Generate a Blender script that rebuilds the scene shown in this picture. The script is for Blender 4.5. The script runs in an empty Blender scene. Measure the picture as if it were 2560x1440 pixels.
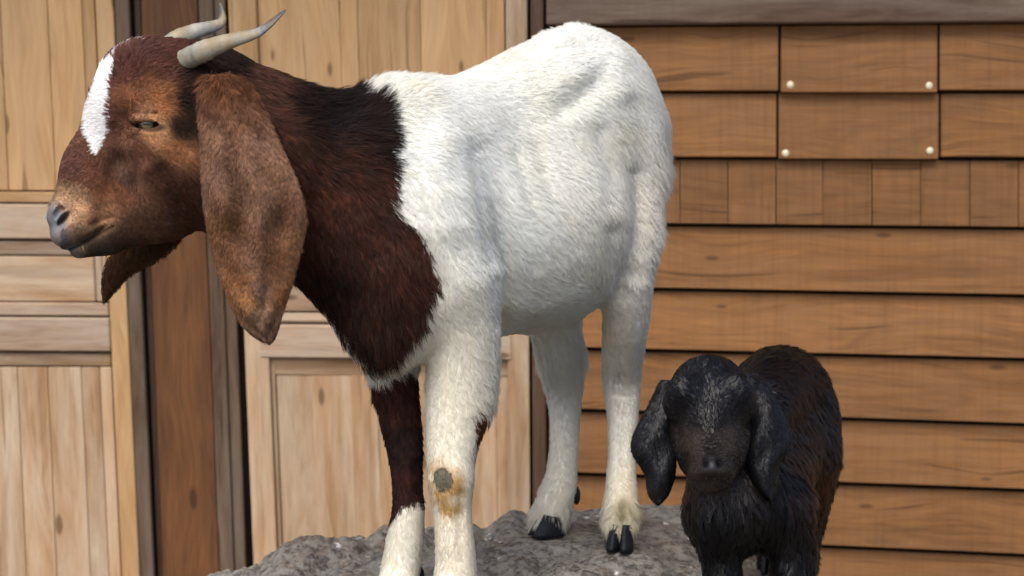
import bpy, bmesh, math, random, os
import numpy as np
from mathutils import Vector, Matrix
from mathutils.kdtree import KDTree

random.seed(7)
rng = np.random.default_rng(7)
scene = bpy.context.scene
COL = scene.collection

# ------------------------------------------------------------------ camera
LENS, SENSOR = 70.0, 36.0
PITCH = math.radians(7.0)
CAM = np.array([0.0, 0.0, 1.20])
cam_data = bpy.data.cameras.new("camera")
cam = bpy.data.objects.new("camera", cam_data)
COL.objects.link(cam)
cam.location = CAM
cam.rotation_euler = (math.pi / 2 - PITCH, 0, 0)
cam_data.lens = LENS
cam_data.sensor_width = SENSOR
cam_data.clip_start = 0.05
cam_data.clip_end = 500
cam_data.dof.use_dof = True
cam_data.dof.focus_distance = 2.72
cam_data.dof.aperture_fstop = 6.3
scene.camera = cam

# ------------------------------------------------------------------ sky, sun, exposure
SUN_EL, SUN_AZ = math.radians(60), math.radians(205)   # azimuth clockwise from +Y: behind the camera, to its left
world = bpy.data.worlds.new("World")
scene.world = world
world.use_nodes = True
wn = world.node_tree.nodes
wl = world.node_tree.links
for n in list(wn):
    wn.remove(n)
w_out = wn.new("ShaderNodeOutputWorld")
w_bg = wn.new("ShaderNodeBackground")
w_sky = wn.new("ShaderNodeTexSky")
w_sky.sky_type = 'NISHITA'
w_sky.sun_disc = False
w_sky.sun_elevation = SUN_EL
w_sky.sun_rotation = SUN_AZ
w_sky.air_density = 0.7
w_sky.dust_density = 3.0
w_sky.ozone_density = 0.6
w_bg.inputs[1].default_value = 0.092
wl.new(w_sky.outputs[0], w_bg.inputs[0])
wl.new(w_bg.outputs[0], w_out.inputs[0])

sun_data = bpy.data.lights.new("sun", 'SUN')
sun_data.energy = 1.5
sun_data.angle = math.radians(60)
sun_data.color = (1.0, 0.94, 0.84)
sun = bpy.data.objects.new("sun", sun_data)
COL.objects.link(sun)
sdir = Vector((math.sin(SUN_AZ) * math.cos(SUN_EL), math.cos(SUN_AZ) * math.cos(SUN_EL), math.sin(SUN_EL)))
sun.rotation_euler = (-sdir).to_track_quat('-Z', 'Y').to_euler()
sun.location = (0, -3, 6)

vs = scene.view_settings
vs.view_transform = 'Standard'
vs.look = 'None'
vs.exposure = 1.45
vs.gamma = 1.0
vs.use_curve_mapping = False
scene.cycles.use_denoising = True
scene.cycles.denoising_prefilter = 'ACCURATE'
scene.cycles.max_bounces = 8
scene.cycles.diffuse_bounces = 4
scene.cycles.transparent_max_bounces = 8
scene.cycles_curves.shape = 'RIBBONS'

# ------------------------------------------------------------------ helpers: photo pixel + depth <-> place
FPX = 2560 * LENS / SENSOR
CR = np.array([1.0, 0, 0])
CF = np.array([0, math.cos(PITCH), -math.sin(PITCH)])
CU = np.array([0, math.sin(PITCH), math.cos(PITCH)])

def P(px, py, d):
    """the point seen at pixel (px, py) at depth d along the optical axis"""
    return CAM + CR * ((px - 1280) / FPX * d) - CU * ((py - 720) / FPX * d) + CF * d

def onplane(px, py, Y):
    """the point seen at pixel (px, py) on the upright plane y = Y"""
    r = CR * ((px - 1280) / FPX) - CU * ((py - 720) / FPX) + CF
    return CAM + r * ((Y - CAM[1]) / r[1])

def topix(p):
    q = np.asarray(p) - CAM
    d = q @ CF
    return 1280 + (q @ CR) / d * FPX, 720 - (q @ CU) / d * FPX, d

def S(r):
    """sRGB 0-255 triple -> linear"""
    r = np.asarray(r, float) / 255.0
    return np.where(r <= 0.04045, r / 12.92, ((r + 0.055) / 1.055) ** 2.4)

def link(o, parent=None):
    COL.objects.link(o)
    if parent is not None:
        o.parent = parent
    return o

def empty(name, loc=(0, 0, 0)):
    o = bpy.data.objects.new(name, None)
    o.location = Vector(loc)
    o.empty_display_size = 0.1
    return link(o)

def tag(o, label, cat, group=None):
    o["label"] = label
    o["category"] = cat
    if group:
        o["group"] = group
    return o

def mesh_obj(name, verts, faces, mat=None, parent=None, smooth=True, origin=None):
    verts = np.asarray(verts, float)
    if origin is None:
        origin = np.zeros(3)
    me = bpy.data.meshes.new(name)
    me.from_pydata((verts - origin).tolist(), [], [list(f) for f in faces])
    if smooth:
        me.polygons.foreach_set("use_smooth", [True] * len(me.polygons))
    me.update()
    if mat:
        me.materials.append(mat)
    o = bpy.data.objects.new(name, me)
    link(o)
    if parent is not None:
        put(o, parent, origin)
    else:
        o.location = Vector(origin)
    return o

def put(o, parent, world_origin):
    """parent o so that its origin stays at world_origin (parents here are never rotated or scaled)"""
    pl = Vector(parent.location)
    q = parent.parent
    while q is not None:
        pl += q.location
        q = q.parent
    o.parent = parent
    o.location = Vector(world_origin) - pl

def colour_attr(o, cols, wet=None):
    """per-vertex coat colour on a mesh"""
    a = o.data.attributes.new("coat", 'FLOAT_COLOR', 'POINT')
    c = np.ones((len(cols), 4), np.float32)
    c[:, :3] = cols
    c[:, 3] = 0.0 if wet is None else wet
    a.data.foreach_set("color", c.ravel())
# ------------------------------------------------------------------ implicit modelling: smooth union -> one skin
def smin(a, b, k):
    h = np.clip(0.5 + 0.5 * (b - a) / k, 0, 1)
    return b + (a - b) * h - k * h * (1 - h)

class Field:
    def __init__(self):
        self.items = []
    def add(self, fn, lo, hi, k=0.02, sub=False):
        self.items.append((fn, np.asarray(lo), np.asarray(hi), k, sub))
    def cone(self, a, ra, b, rb, k=0.02, sub=False, sqdir=None, sq=1.0):
        """round cone a-b, optionally flattened along sqdir"""
        a = np.asarray(a, float); b = np.asarray(b, float)
        if sqdir is not None:
            n = np.asarray(sqdir, float); n = n / np.linalg.norm(n)
        ba = b - a
        if sqdir is not None:
            ba = ba + n * (ba @ n) * (1 / sq - 1)
        l2 = max(ba @ ba, 1e-9); rr = ra - rb
        a2 = l2 - rr * rr; il2 = 1 / l2
        def fn(X, Y, Z):
            px, py, pz = X - a[0], Y - a[1], Z - a[2]
            if sqdir is not None:
                t = (px * n[0] + py * n[1] + pz * n[2]) * (1 / sq - 1)
                px, py, pz = px + n[0] * t, py + n[1] * t, pz + n[2] * t
            y = px * ba[0] + py * ba[1] + pz * ba[2]
            z = y - l2
            qx, qy, qz = px * l2 - ba[0] * y, py * l2 - ba[1] * y, pz * l2 - ba[2] * y
            x2 = qx * qx + qy * qy + qz * qz
            y2 = y * y * l2; z2 = z * z * l2
            kk = np.sign(rr) * rr * rr * x2
            d = (np.sqrt(np.maximum(x2 * a2 * il2, 0)) + y * rr) * il2 - ra
            m1 = np.sign(z) * a2 * z2 > kk
            m2 = np.sign(y) * a2 * y2 < kk
            d = np.where(m2, np.sqrt(x2 + y2) * il2 - ra, d)
            d = np.where(m1, np.sqrt(x2 + z2) * il2 - rb, d)
            return d
        m = max(ra, rb) * max(1.0, sq) + 0.012 + k
        self.add(fn, np.minimum(a, b) - m, np.maximum(a, b) + m, k, sub)
    def ell(self, c, axes, rad, k=0.02, sub=False):
        c = np.asarray(c, float); A = np.asarray(axes, float); r = np.asarray(rad, float)
        def fn(X, Y, Z):
            x, y, z = X - c[0], Y - c[1], Z - c[2]
            q = [(x * A[i, 0] + y * A[i, 1] + z * A[i, 2]) for i in range(3)]
            k0 = np.sqrt(sum((q[i] / r[i]) ** 2 for i in range(3)))
            k1 = np.sqrt(sum((q[i] / r[i] ** 2) ** 2 for i in range(3))) + 1e-9
            return k0 * (k0 - 1) / k1
        ext = np.sqrt(((A * r[:, None]) ** 2).sum(0)) + 0.012 + k
        self.add(fn, c - ext, c + ext, k, sub)
    def chain(self, pts, k=0.012, sub=False, sqdir=None, sq=1.0):
        """a limb: round cones along a smoothed path, joined hard to each other and softly to the rest"""
        Pn = np.array([np.append(p, r) for p, r in pts])
        E = np.vstack([2 * Pn[0] - Pn[1], Pn, 2 * Pn[-1] - Pn[-2]])
        out = []
        for i in range(1, len(E) - 2):
            p0, p1, p2, p3 = E[i - 1:i + 3]
            for t in (0, 1 / 3, 2 / 3):
                out.append(0.5 * (2 * p1 + (p2 - p0) * t + (2 * p0 - 5 * p1 + 4 * p2 - p3) * t * t + (3 * p1 - p0 - 3 * p2 + p3) * t ** 3))
        out.append(Pn[-1])
        tmp = Field()
        for a, b in zip(out[:-1], out[1:]):
            tmp.cone(a[:3], a[3], b[:3], b[3], k, sqdir=sqdir, sq=sq)
        lo = np.min([i[1] for i in tmp.items], 0); hi = np.max([i[2] for i in tmp.items], 0)
        self.items.append((tmp, lo, hi, k, sub))
    def grid(self, xs, ys, zs, hard=False):
        F = np.full((len(xs), len(ys), len(zs)), 0.08, np.float32)
        for fn, lo, hi, k, sub in self.items:
            i0, i1 = np.searchsorted(xs, [lo[0], hi[0]])
            j0, j1 = np.searchsorted(ys, [lo[1], hi[1]])
            k0, k1 = np.searchsorted(zs, [lo[2], hi[2]])
            if i1 <= i0 or j1 <= j0 or k1 <= k0:
                continue
            X = xs[i0:i1, None, None].astype(np.float32); Y = ys[None, j0:j1, None].astype(np.float32)
            Z = zs[None, None, k0:k1].astype(np.float32)
            if isinstance(fn, Field):
                d = fn.grid(xs[i0:i1], ys[j0:j1], zs[k0:k1], hard=True)
            else:
                d = fn(X, Y, Z).astype(np.float32)
            old = F[i0:i1, j0:j1, k0:k1]
            F[i0:i1, j0:j1, k0:k1] = np.minimum(old, d) if hard else (-smin(-old, d, k) if sub else smin(old, d, k))
        return F

def surface_nets(F, xs, ys, zs):
    nx, ny, nz = F.shape
    neg = F < 0
    c = neg[:-1, :-1, :-1].astype(np.uint8)
    cnt = sum(neg[a:nx - 1 + a, b:ny - 1 + b, e:nz - 1 + e].astype(np.uint8)
              for a in (0, 1) for b in (0, 1) for e in (0, 1))
    act = (cnt > 0) & (cnt < 8)
    I, J, K = np.nonzero(act)
    idx = np.full(act.shape, -1, np.int32)
    idx[I, J, K] = np.arange(len(I))
    acc = np.zeros((len(I), 3)); num = np.zeros(len(I))
    offs = [(a, b, e) for a in (0, 1) for b in (0, 1) for e in (0, 1)]
    for o in offs:
        for ax in range(3):
            if o[ax]:
                continue
            q = list(o); q[ax] = 1
            f0 = F[I + o[0], J + o[1], K + o[2]]; f1 = F[I + q[0], J + q[1], K + q[2]]
            m = (f0 < 0) != (f1 < 0)
            t = np.where(m, f0 / np.where(m, f0 - f1, 1), 0)
            p0 = np.stack([xs[I + o[0]], ys[J + o[1]], zs[K + o[2]]], 1)
            p1 = np.stack([xs[I + q[0]], ys[J + q[1]], zs[K + q[2]]], 1)
            acc += np.where(m[:, None], p0 + (p1 - p0) * t[:, None], 0)
            num += m
    V = acc / num[:, None]
    quads = []
    def emit(mask_s, i, j, k, cells):
        q = np.stack([idx[a, b, e] for a, b, e in cells], 1)
        q = np.where(mask_s[:, None], q, q[:, ::-1])
        quads.append(q)
    # edges along x
    a = neg[:-1, 1:-1, 1:-1]; b = neg[1:, 1:-1, 1:-1]
    i, j, k = np.nonzero(a != b); s = a[i, j, k]
    emit(s, i, j, k, [(i, j, k), (i, j + 1, k), (i, j + 1, k + 1), (i, j, k + 1)])
    a = neg[1:-1, :-1, 1:-1]; b = neg[1:-1, 1:, 1:-1]
    i, j, k = np.nonzero(a != b); s = a[i, j, k]
    emit(s, i, j, k, [(i, j, k), (i, j, k + 1), (i + 1, j, k + 1), (i + 1, j, k)])
    a = neg[1:-1, 1:-1, :-1]; b = neg[1:-1, 1:-1, 1:]
    i, j, k = np.nonzero(a != b); s = a[i, j, k]
    emit(s, i, j, k, [(i, j, k), (i + 1, j, k), (i + 1, j + 1, k), (i, j + 1, k)])
    Q = np.concatenate(quads)
    Q = Q[(Q >= 0).all(1)]
    return V, Q

def relax(V, Q, n, w=0.5):
    E = np.concatenate([Q[:, [0, 1]], Q[:, [1, 2]], Q[:, [2, 3]], Q[:, [3, 0]]])
    for it in range(n):
        s = np.zeros_like(V); c = np.zeros(len(V))
        for x in range(3):
            s[:, x] = np.bincount(E[:, 0], V[E[:, 1], x], len(V)) + np.bincount(E[:, 1], V[E[:, 0], x], len(V))
        c = np.bincount(E[:, 0], minlength=len(V)) + np.bincount(E[:, 1], minlength=len(V))
        V = V + w * (s / np.maximum(c, 1)[:, None] - V)
    return V

def keep_largest(V, Q):
    """drop stray islands"""
    lab = np.arange(len(V))
    E = np.concatenate([Q[:, [0, 1]], Q[:, [1, 2]], Q[:, [2, 3]], Q[:, [3, 0]]])
    for it in range(400):
        m = np.minimum(lab[E[:, 0]], lab[E[:, 1]])
        new = lab.copy()
        np.minimum.at(new, E[:, 0], m); np.minimum.at(new, E[:, 1], m)
        new = new[new]
        if (new == lab).all():
            break
        lab = new
    u, n = np.unique(lab, return_counts=True)
    keep = lab == u[n.argmax()]
    ren = np.cumsum(keep) - 1
    Q = Q[keep[Q].all(1)]
    return V[keep], ren[Q]

def vnormals(V, Q):
    n = np.cross(V[Q[:, 2]] - V[Q[:, 0]], V[Q[:, 3]] - V[Q[:, 1]])
    N = np.zeros_like(V)
    for c in range(4):
        for x in range(3):
            N[:, x] += np.bincount(Q[:, c], n[:, x], len(V))
    return N / (np.linalg.norm(N, axis=1, keepdims=True) + 1e-12)

def graded(lo, hi, zones, coarse):
    """coordinates from lo to hi, coarse steps except inside zones [(a, b, step)]"""
    out = [lo]
    while out[-1] < hi:
        x = out[-1]; st = coarse
        for a, b, s in zones:
            if a <= x <= b:
                st = min(st, s)
        out.append(x + st)
    return np.array(out)
# ------------------------------------------------------------------ materials (all procedural)
class NT:
    def __init__(self, name):
        self.m = bpy.data.materials.new(name)
        self.m.use_nodes = True
        self.t = self.m.node_tree
        self.n = self.t.nodes
        self.b = self.n["Principled BSDF"]
        self.out = self.n["Material Output"]
    def node(self, typ, **kw):
        nd = self.n.new(typ)
        for k, v in kw.items():
            setattr(nd, k, v)
        return nd
    def link(self, a, b):
        self.t.links.new(a, b)
    def val(self, x, sock):
        if isinstance(x, (int, float)):
            sock.default_value = x
        elif isinstance(x, (tuple, list, np.ndarray)):
            x = [float(v) for v in x]
            sock.default_value = x if len(x) == len(sock.default_value) else x + [1.0]
        else:
            self.link(x, sock)
    def math(self, op, a, b=0.0, clamp=False):
        nd = self.node("ShaderNodeMath", operation=op, use_clamp=clamp)
        self.val(a, nd.inputs[0]); self.val(b, nd.inputs[1])
        return nd.outputs[0]
    def vmath(self, op, a, b):
        nd = self.node("ShaderNodeVectorMath", operation=op)
        self.val(a, nd.inputs[0]); self.val(b, nd.inputs[1])
        return nd.outputs[0]
    def noise(self, vec, scale=5, detail=4, rough=0.55, dist=0.0):
        nd = self.node("ShaderNodeTexNoise")
        self.link(vec, nd.inputs["Vector"])
        nd.inputs["Scale"].default_value = scale; nd.inputs["Detail"].default_value = detail
        nd.inputs["Roughness"].default_value = rough; nd.inputs["Distortion"].default_value = dist
        return nd.outputs["Fac"]
    def ramp(self, fac, stops, interp='LINEAR'):
        nd = self.node("ShaderNodeValToRGB")
        cr = nd.color_ramp
        cr.interpolation = interp
        while len(cr.elements) < len(stops):
            cr.elements.new(0.5)
        for e, (p, c) in zip(cr.elements, stops):
            e.position = p
            c = [float(v) for v in (c if hasattr(c, '__len__') else (c, c, c))]
            e.color = (*c[:3], 1)
        self.link(fac, nd.inputs[0])
        return nd.outputs[0]
    def mix(self, fac, a, b, blend='MIX'):
        nd = self.node("ShaderNodeMix", data_type='RGBA', blend_type=blend)
        self.val(fac, nd.inputs[0]); self.val(a, nd.inputs[6]); self.val(b, nd.inputs[7])
        return nd.outputs[2]
    def bump(self, h, strength=0.3, dist=0.01):
        nd = self.node("ShaderNodeBump")
        nd.inputs["Strength"].default_value = strength; nd.inputs["Distance"].default_value = dist
        self.link(h, nd.inputs["Height"])
        self.link(nd.outputs[0], self.b.inputs["Normal"])
    def sep(self, v):
        nd = self.node("ShaderNodeSeparateXYZ"); self.link(v, nd.inputs[0]); return nd.outputs
    def comb(self, x, y, z):
        nd = self.node("ShaderNodeCombineXYZ")
        for i, q in enumerate((x, y, z)):
            self.val(q, nd.inputs[i])
        return nd.outputs[0]

def wood(name, light, dark, knot, weather=None, weather_amt=0.0, grain=1.0, knots=1.0, rough=0.75, cross=0.0, figure=1.0, ksel_at=0.66, grime=0.0, vary=1.0):
    """planed or weathered wood; the grain runs along the object's local X"""
    m = NT(name)
    tc = m.node("ShaderNodeTexCoord")
    oi = m.node("ShaderNodeObjectInfo")
    rnd = oi.outputs["Random"]
    off = m.comb(m.math('MULTIPLY', rnd, 37.0), m.math('MULTIPLY', rnd, 11.0), m.math('MULTIPLY', rnd, 23.0))
    p = m.vmath('ADD', tc.outputs["Object"], off)
    # knots: cells stretched along the grain
    xz = m.sep(p)
    kp = m.comb(m.math('MULTIPLY', xz[0], 2.8), m.math('MULTIPLY', xz[2], 8.0), 0.0)
    vo = m.node("ShaderNodeTexVoronoi", feature='F1', voronoi_dimensions='2D')
    m.link(kp, vo.inputs["Vector"]); vo.inputs["Scale"].default_value = 1.0; vo.inputs["Randomness"].default_value = 1.0
    kd = vo.outputs["Distance"]
    kn = m.noise(m.vmath('MULTIPLY', p, (3, 3, 3)), 1.0, 1)
    kd2 = m.math('ADD', kd, m.math('MULTIPLY', kn, 0.10))
    ksel = m.ramp(m.sep(vo.outputs["Color"])[0], [(0.0, 0.0), (ksel_at, 0.0), (ksel_at + 0.01, 1.0), (1.0, 1.0)], 'CONSTANT')
    # grain lines bend round the knots
    bend = m.math('MULTIPLY', m.math('SUBTRACT', 0.5, kd, clamp=True), 0.05 * knots)
    xyz = m.sep(p)
    pz = m.math('ADD', xyz[2], bend)
    q = m.comb(m.math('MULTIPLY', xyz[0], 1.1), m.math('MULTIPLY', xyz[1], 6.0), m.math('MULTIPLY', pz, 9.0))
    fig = m.noise(q, 1.6, 3, 0.5, 0.6)
    rings = m.math('MULTIPLY', fig, 8.0 * figure)
    ringw = m.math('PINGPONG', rings, 0.5)
    ring = m.math('MULTIPLY', ringw, 2.0)
    fib = m.noise(m.comb(m.math('MULTIPLY', xyz[0], 7.0), m.math('MULTIPLY', xyz[1], 60.0), m.math('MULTIPLY', pz, 240.0 * grain)), 1.0, 4, 0.65)
    cloud = m.noise(m.vmath('MULTIPLY', p, (1.6, 3, 5)), 1.0, 4, 0.6)
    f = m.math('ADD', m.math('MULTIPLY', ring, 0.13), m.math('ADD', m.math('MULTIPLY', fib, 0.52), m.math('MULTIPLY', cloud, 0.48)))
    mid = [(a + b) / 2 for a, b in zip(light, dark)]
    col = m.ramp(f, [(0.36, dark), (0.55, mid), (0.78, light)])
    tone = m.ramp(rnd, [(0.0, 1 - 0.2 * vary), (1.0, 1 + 0.12 * vary)])
    col = m.mix(1.0, col, tone, 'MULTIPLY')
    if weather is not None:
        wm = m.ramp(m.noise(m.vmath('MULTIPLY', p, (1.2, 2, 9)), 1.7, 6, 0.7, 0.5), [(0.5 - 0.25 * weather_amt, 0.0), (0.72, 1.0)])
        col = m.mix(m.math('MULTIPLY', wm, min(1.0, 0.4 + weather_amt)), col, weather)
    if grime:
        gr = m.ramp(m.noise(m.vmath('MULTIPLY', p, (0.9, 2, 12)), 1.3, 5, 0.65, 0.8), [(0.52, 0.0), (0.74, 1.0)])
        col = m.mix(m.math('MULTIPLY', gr, grime), col, [c * 0.55 for c in dark])                       # grime and water stains
    if cross:
        cz = m.noise(m.vmath('MULTIPLY', p, (110, 10, 4)), 1.0, 3, 0.6)          # saw marks across the grain
        col = m.mix(m.math('MULTIPLY', m.ramp(cz, [(0.45, 0.0), (0.75, 1.0)]), cross), col, [c * 0.55 for c in dark])
    ck = m.noise(m.comb(m.math('MULTIPLY', xyz[0], 2.2), xyz[1], m.math('MULTIPLY', pz, 95.0)), 1.0, 2, 0.5)
    col = m.mix(m.ramp(ck, [(0.66, 0.0), (0.70, 0.6)]), col, [c * 0.5 for c in dark])                # drying cracks
    kmask = m.math('MULTIPLY', m.ramp(kd2, [(0.085, 1.0), (0.115, 0.0)]), m.math('MULTIPLY', ksel, min(1.0, knots)))
    col = m.mix(kmask, col, knot)
    halo = m.math('MULTIPLY', m.ramp(kd2, [(0.12, 0.45), (0.30, 0.0)]), m.math('MULTIPLY', ksel, min(1.0, knots)))
    col = m.mix(halo, col, mid)
    m.link(col, m.b.inputs["Base Color"])
    m.b.inputs["Roughness"].default_value = rough
    m.b.inputs["Specular IOR Level"].default_value = 0.25
    m.bump(m.math('ADD', fib, m.math('MULTIPLY', ring, 0.25)), 0.35, 0.0012)
    return m.m

def hair_mat(name, rough=0.55, spec=0.35, skin_mix=0.75, trans=0.22):
    """coat: colour from each hair, lit partly with the lie of the skin below so the coat reads as a soft mass"""
    m = NT(name)
    at = m.node("ShaderNodeAttribute", attribute_name="coat")
    m.link(at.outputs["Color"], m.b.inputs["Base Color"])
    m.b.inputs["Roughness"].default_value = rough
    m.b.inputs["Specular IOR Level"].default_value = spec
    nn = m.node("ShaderNodeAttribute", attribute_name="skin_normal")
    df = m.node("ShaderNodeBsdfDiffuse")
    m.link(at.outputs["Color"], df.inputs[0]); m.link(nn.outputs["Vector"], df.inputs["Normal"])
    tr = m.node("ShaderNodeBsdfTranslucent")
    m.link(at.outputs["Color"], tr.inputs[0])
    mx = m.node("ShaderNodeMixShader"); mx.inputs[0].default_value = skin_mix
    m.link(m.b.outputs[0], mx.inputs[1]); m.link(df.outputs[0], mx.inputs[2])
    mx2 = m.node("ShaderNodeMixShader"); mx2.inputs[0].default_value = trans
    m.link(mx.outputs[0], mx2.inputs[1]); m.link(tr.outputs[0], mx2.inputs[2])
    m.link(mx2.outputs[0], m.out.inputs[0])
    return m.m

def skin_mat(name, rough=0.8, wet=0.0):
    m = NT(name)
    at = m.node("ShaderNodeAttribute", attribute_name="coat")
    tc = m.node("ShaderNodeTexCoord")
    n = m.noise(tc.outputs["Object"], 260, 3)
    col = m.mix(m.math('MULTIPLY', n, 0.10), at.outputs["Color"], (0.02, 0.012, 0.01))
    m.link(col, m.b.inputs["Base Color"])
    al = at.outputs["Alpha"]
    m.link(m.math('SUBTRACT', 0.92, m.math('MULTIPLY', al, 0.52)), m.b.inputs["Roughness"])
    m.link(m.math('ADD', 0.08, m.math('MULTIPLY', al, 0.42)), m.b.inputs["Specular IOR Level"])
    m.bump(m.noise(tc.outputs["Object"], 420, 2), 0.25, 0.002)
    return m.m

def glossy_coat(name, rough=0.40, spec=0.6, fibre=0.3):
    """short sleek dark coat: sheen that follows the form, over fibre scattering"""
    m = NT(name)
    at = m.node("ShaderNodeAttribute", attribute_name="coat")
    hb_ = m.node("ShaderNodeBsdfHairPrincipled")
    hb_.parametrization = 'COLOR'
    m.link(at.outputs["Color"], hb_.inputs["Color"])
    hb_.inputs["Roughness"].default_value = 0.3
    hb_.inputs["Radial Roughness"].default_value = 0.5
    nn = m.node("ShaderNodeAttribute", attribute_name="skin_normal")
    m.link(at.outputs["Color"], m.b.inputs["Base Color"]); m.link(nn.outputs["Vector"], m.b.inputs["Normal"])
    m.b.inputs["Roughness"].default_value = rough
    m.b.inputs["Specular IOR Level"].default_value = spec
    mx = m.node("ShaderNodeMixShader"); mx.inputs[0].default_value = fibre
    m.link(m.b.outputs[0], mx.inputs[1]); m.link(hb_.outputs[0], mx.inputs[2])
    m.link(mx.outputs[0], m.out.inputs[0])
    return m.m
# ------------------------------------------------------------------ coats: every hair a curve, combed along a flow field
_lat = rng.random((32, 32, 32)).astype(np.float32)
def vnoise(p, scale):
    q = np.asarray(p) * scale + 100.0
    i = np.floor(q).astype(int); t = q - i
    t = t * t * (3 - 2 * t)
    out = 0
    for a in (0, 1):
        for b in (0, 1):
            for c in (0, 1):
                w = (t[:, 0] if a else 1 - t[:, 0]) * (t[:, 1] if b else 1 - t[:, 1]) * (t[:, 2] if c else 1 - t[:, 2])
                out = out + w * _lat[(i[:, 0] + a) % 32, (i[:, 1] + b) % 32, (i[:, 2] + c) % 32]
    return out

def fbm(p, scale, octv=3):
    s, a, tot = 0, 1.0, 0
    for o in range(octv):
        s = s + a * vnoise(p, scale * 2 ** o); tot += a; a *= 0.5
    return s / tot

def idw(px, py, anchors, power=3.0, soft=14.0):
    """blend of anchor values by image distance; anchors [(x, y, value...)]"""
    A = np.asarray(anchors, float)
    acc = 0; wt = 0
    for row in A:
        w = 1.0 / ((px - row[0]) ** 2 + (py - row[1]) ** 2 + soft * soft) ** (power / 2)
        acc = acc + w[:, None] * row[None, 2:]
        wt = wt + w
    return acc / wt[:, None]

def inpoly(px, py, poly):
    poly = np.asarray(poly, float)
    r = np.zeros(len(px), bool)
    x0, y0 = poly[-1]
    for x1, y1 in poly:
        c = ((y0 > py) != (y1 > py))
        if c.any():
            xi = x0 + (py - y0) * (x1 - x0) / ((y1 - y0) if y1 != y0 else 1e-9)
            r ^= c & (px < xi)
        x0, y0 = x1, y1
    return r

def sample_surface(V, Q, N, n, weight=None):
    T = np.concatenate([Q[:, [0, 1, 2]], Q[:, [0, 2, 3]]])
    a, b, c = V[T[:, 0]], V[T[:, 1]], V[T[:, 2]]
    area = np.linalg.norm(np.cross(b - a, c - a), axis=1)
    if weight is not None:
        area = area * weight[T].mean(1)
    cdf = np.cumsum(area); cdf /= cdf[-1]
    t = np.searchsorted(cdf, rng.random(n))
    t = np.minimum(t, len(T) - 1)
    u = np.sqrt(rng.random(n)); v = rng.random(n)
    w = np.stack([1 - u, u * (1 - v), u * v], 1)
    p = (V[T[t]] * w[:, :, None]).sum(1)
    nn = (N[T[t]] * w[:, :, None]).sum(1)
    nn /= np.linalg.norm(nn, axis=1, keepdims=True) + 1e-9
    return p, nn

def grow(name, parent, mat, p, n, flow, length, lift, col, r_root=0.00035, clump_step=0.010, clump=0.55, jitter=0.25, segs=4, origin=None, curl=0.0, tone=1.0, rise=0.0024, nj=0.0):
    """hairs from roots p: flow = tangent direction, length in m, lift in radians, colour per hair"""
    N = len(p)
    t = flow - n * (flow * n).sum(1, keepdims=True)
    t /= np.linalg.norm(t, axis=1, keepdims=True) + 1e-9
    b = np.cross(n, t)
    # neighbouring hairs gather into locks
    M = max(1, int(N / 9))
    ci = rng.choice(N, M, replace=False)
    kd = KDTree(M)
    for k, i in enumerate(ci):
        kd.insert(p[i], k)
    kd.balance()
    own = np.fromiter((kd.find(q)[1] for q in p), int, N)
    lock = ci[own]
    ang_c = rng.normal(0, jitter, M)[own]
    ang = ang_c + rng.normal(0, jitter * 0.5, N)
    t2 = t * np.cos(ang)[:, None] + b * np.sin(ang)[:, None]
    lc = rng.uniform(0.75, 1.2, M)[own]
    L = length * lc * rng.uniform(0.7, 1.1, N)
    lf = lift * rng.uniform(0.5, 1.4, M)[own] * rng.uniform(0.8, 1.2, N)
    lf = np.maximum(lf, np.arcsin(np.clip(rise / np.maximum(L, 1e-4), 0, 0.85)))
    pts = np.empty((N, segs, 3))
    pts[:, 0] = p - n * 0.0004
    cur = pts[:, 0].copy()
    for s in range(1, segs):
        f = (s - 1) / (segs - 2) if segs > 2 else 0
        a = lf * (1.25 - 1.0 * f)
        d = t2 * np.cos(a)[:, None] + n * np.sin(a)[:, None]
        if curl:
            d = d + b * (np.sin(f * 5 + ang_c * 20) * curl)[:, None]
        cur = cur + d * (L / (segs - 1))[:, None]
        pts[:, s] = cur
    for s in range(1, segs):
        f = s / (segs - 1)
        dv = (pts[lock, s] - pts[:, s]) * (clump * f ** 1.3) * 0.8
        pts[:, s] += dv - n * (dv * n).sum(1, keepdims=True)
    if origin is None:
        origin = np.zeros(3)
    cd = bpy.data.hair_curves.new(name)
    cd.add_curves([segs] * N)
    cd.attributes["position"].data.foreach_set("vector", (pts - origin).astype(np.float32).ravel())
    ra = cd.attributes.get("radius") or cd.attributes.new("radius", 'FLOAT', 'POINT')
    prof = np.array([1.0 - 0.8 * (s / (segs - 1)) ** 1.5 for s in range(segs)], np.float32)
    rr = (r_root * rng.uniform(0.7, 1.3, N))[:, None] * prof[None]
    ra.data.foreach_set("value", rr.astype(np.float32).ravel())
    ca = cd.attributes.new("coat", 'FLOAT_COLOR', 'CURVE')
    cc = np.ones((N, 4), np.float32)
    var = (1 + tone * (rng.uniform(-0.22, 0.20, M)[own] + rng.uniform(-0.15, 0.15, N)))[:, None]
    cc[:, :3] = np.clip(col * var, 0, 0.86)
    ca.data.foreach_set("color", cc.ravel())
    na = cd.attributes.new("skin_normal", 'FLOAT_VECTOR', 'CURVE')
    if nj:
        n = n + rng.normal(0, nj, (M, 3))[own] + rng.normal(0, nj * 0.7, (N, 3))
        n = n / np.linalg.norm(n, axis=1, keepdims=True)
    na.data.foreach_set("vector", n.astype(np.float32).ravel())
    cd.materials.append(mat)
    o = bpy.data.objects.new(name, cd)
    link(o)
    put(o, parent, origin)
    return o
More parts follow.
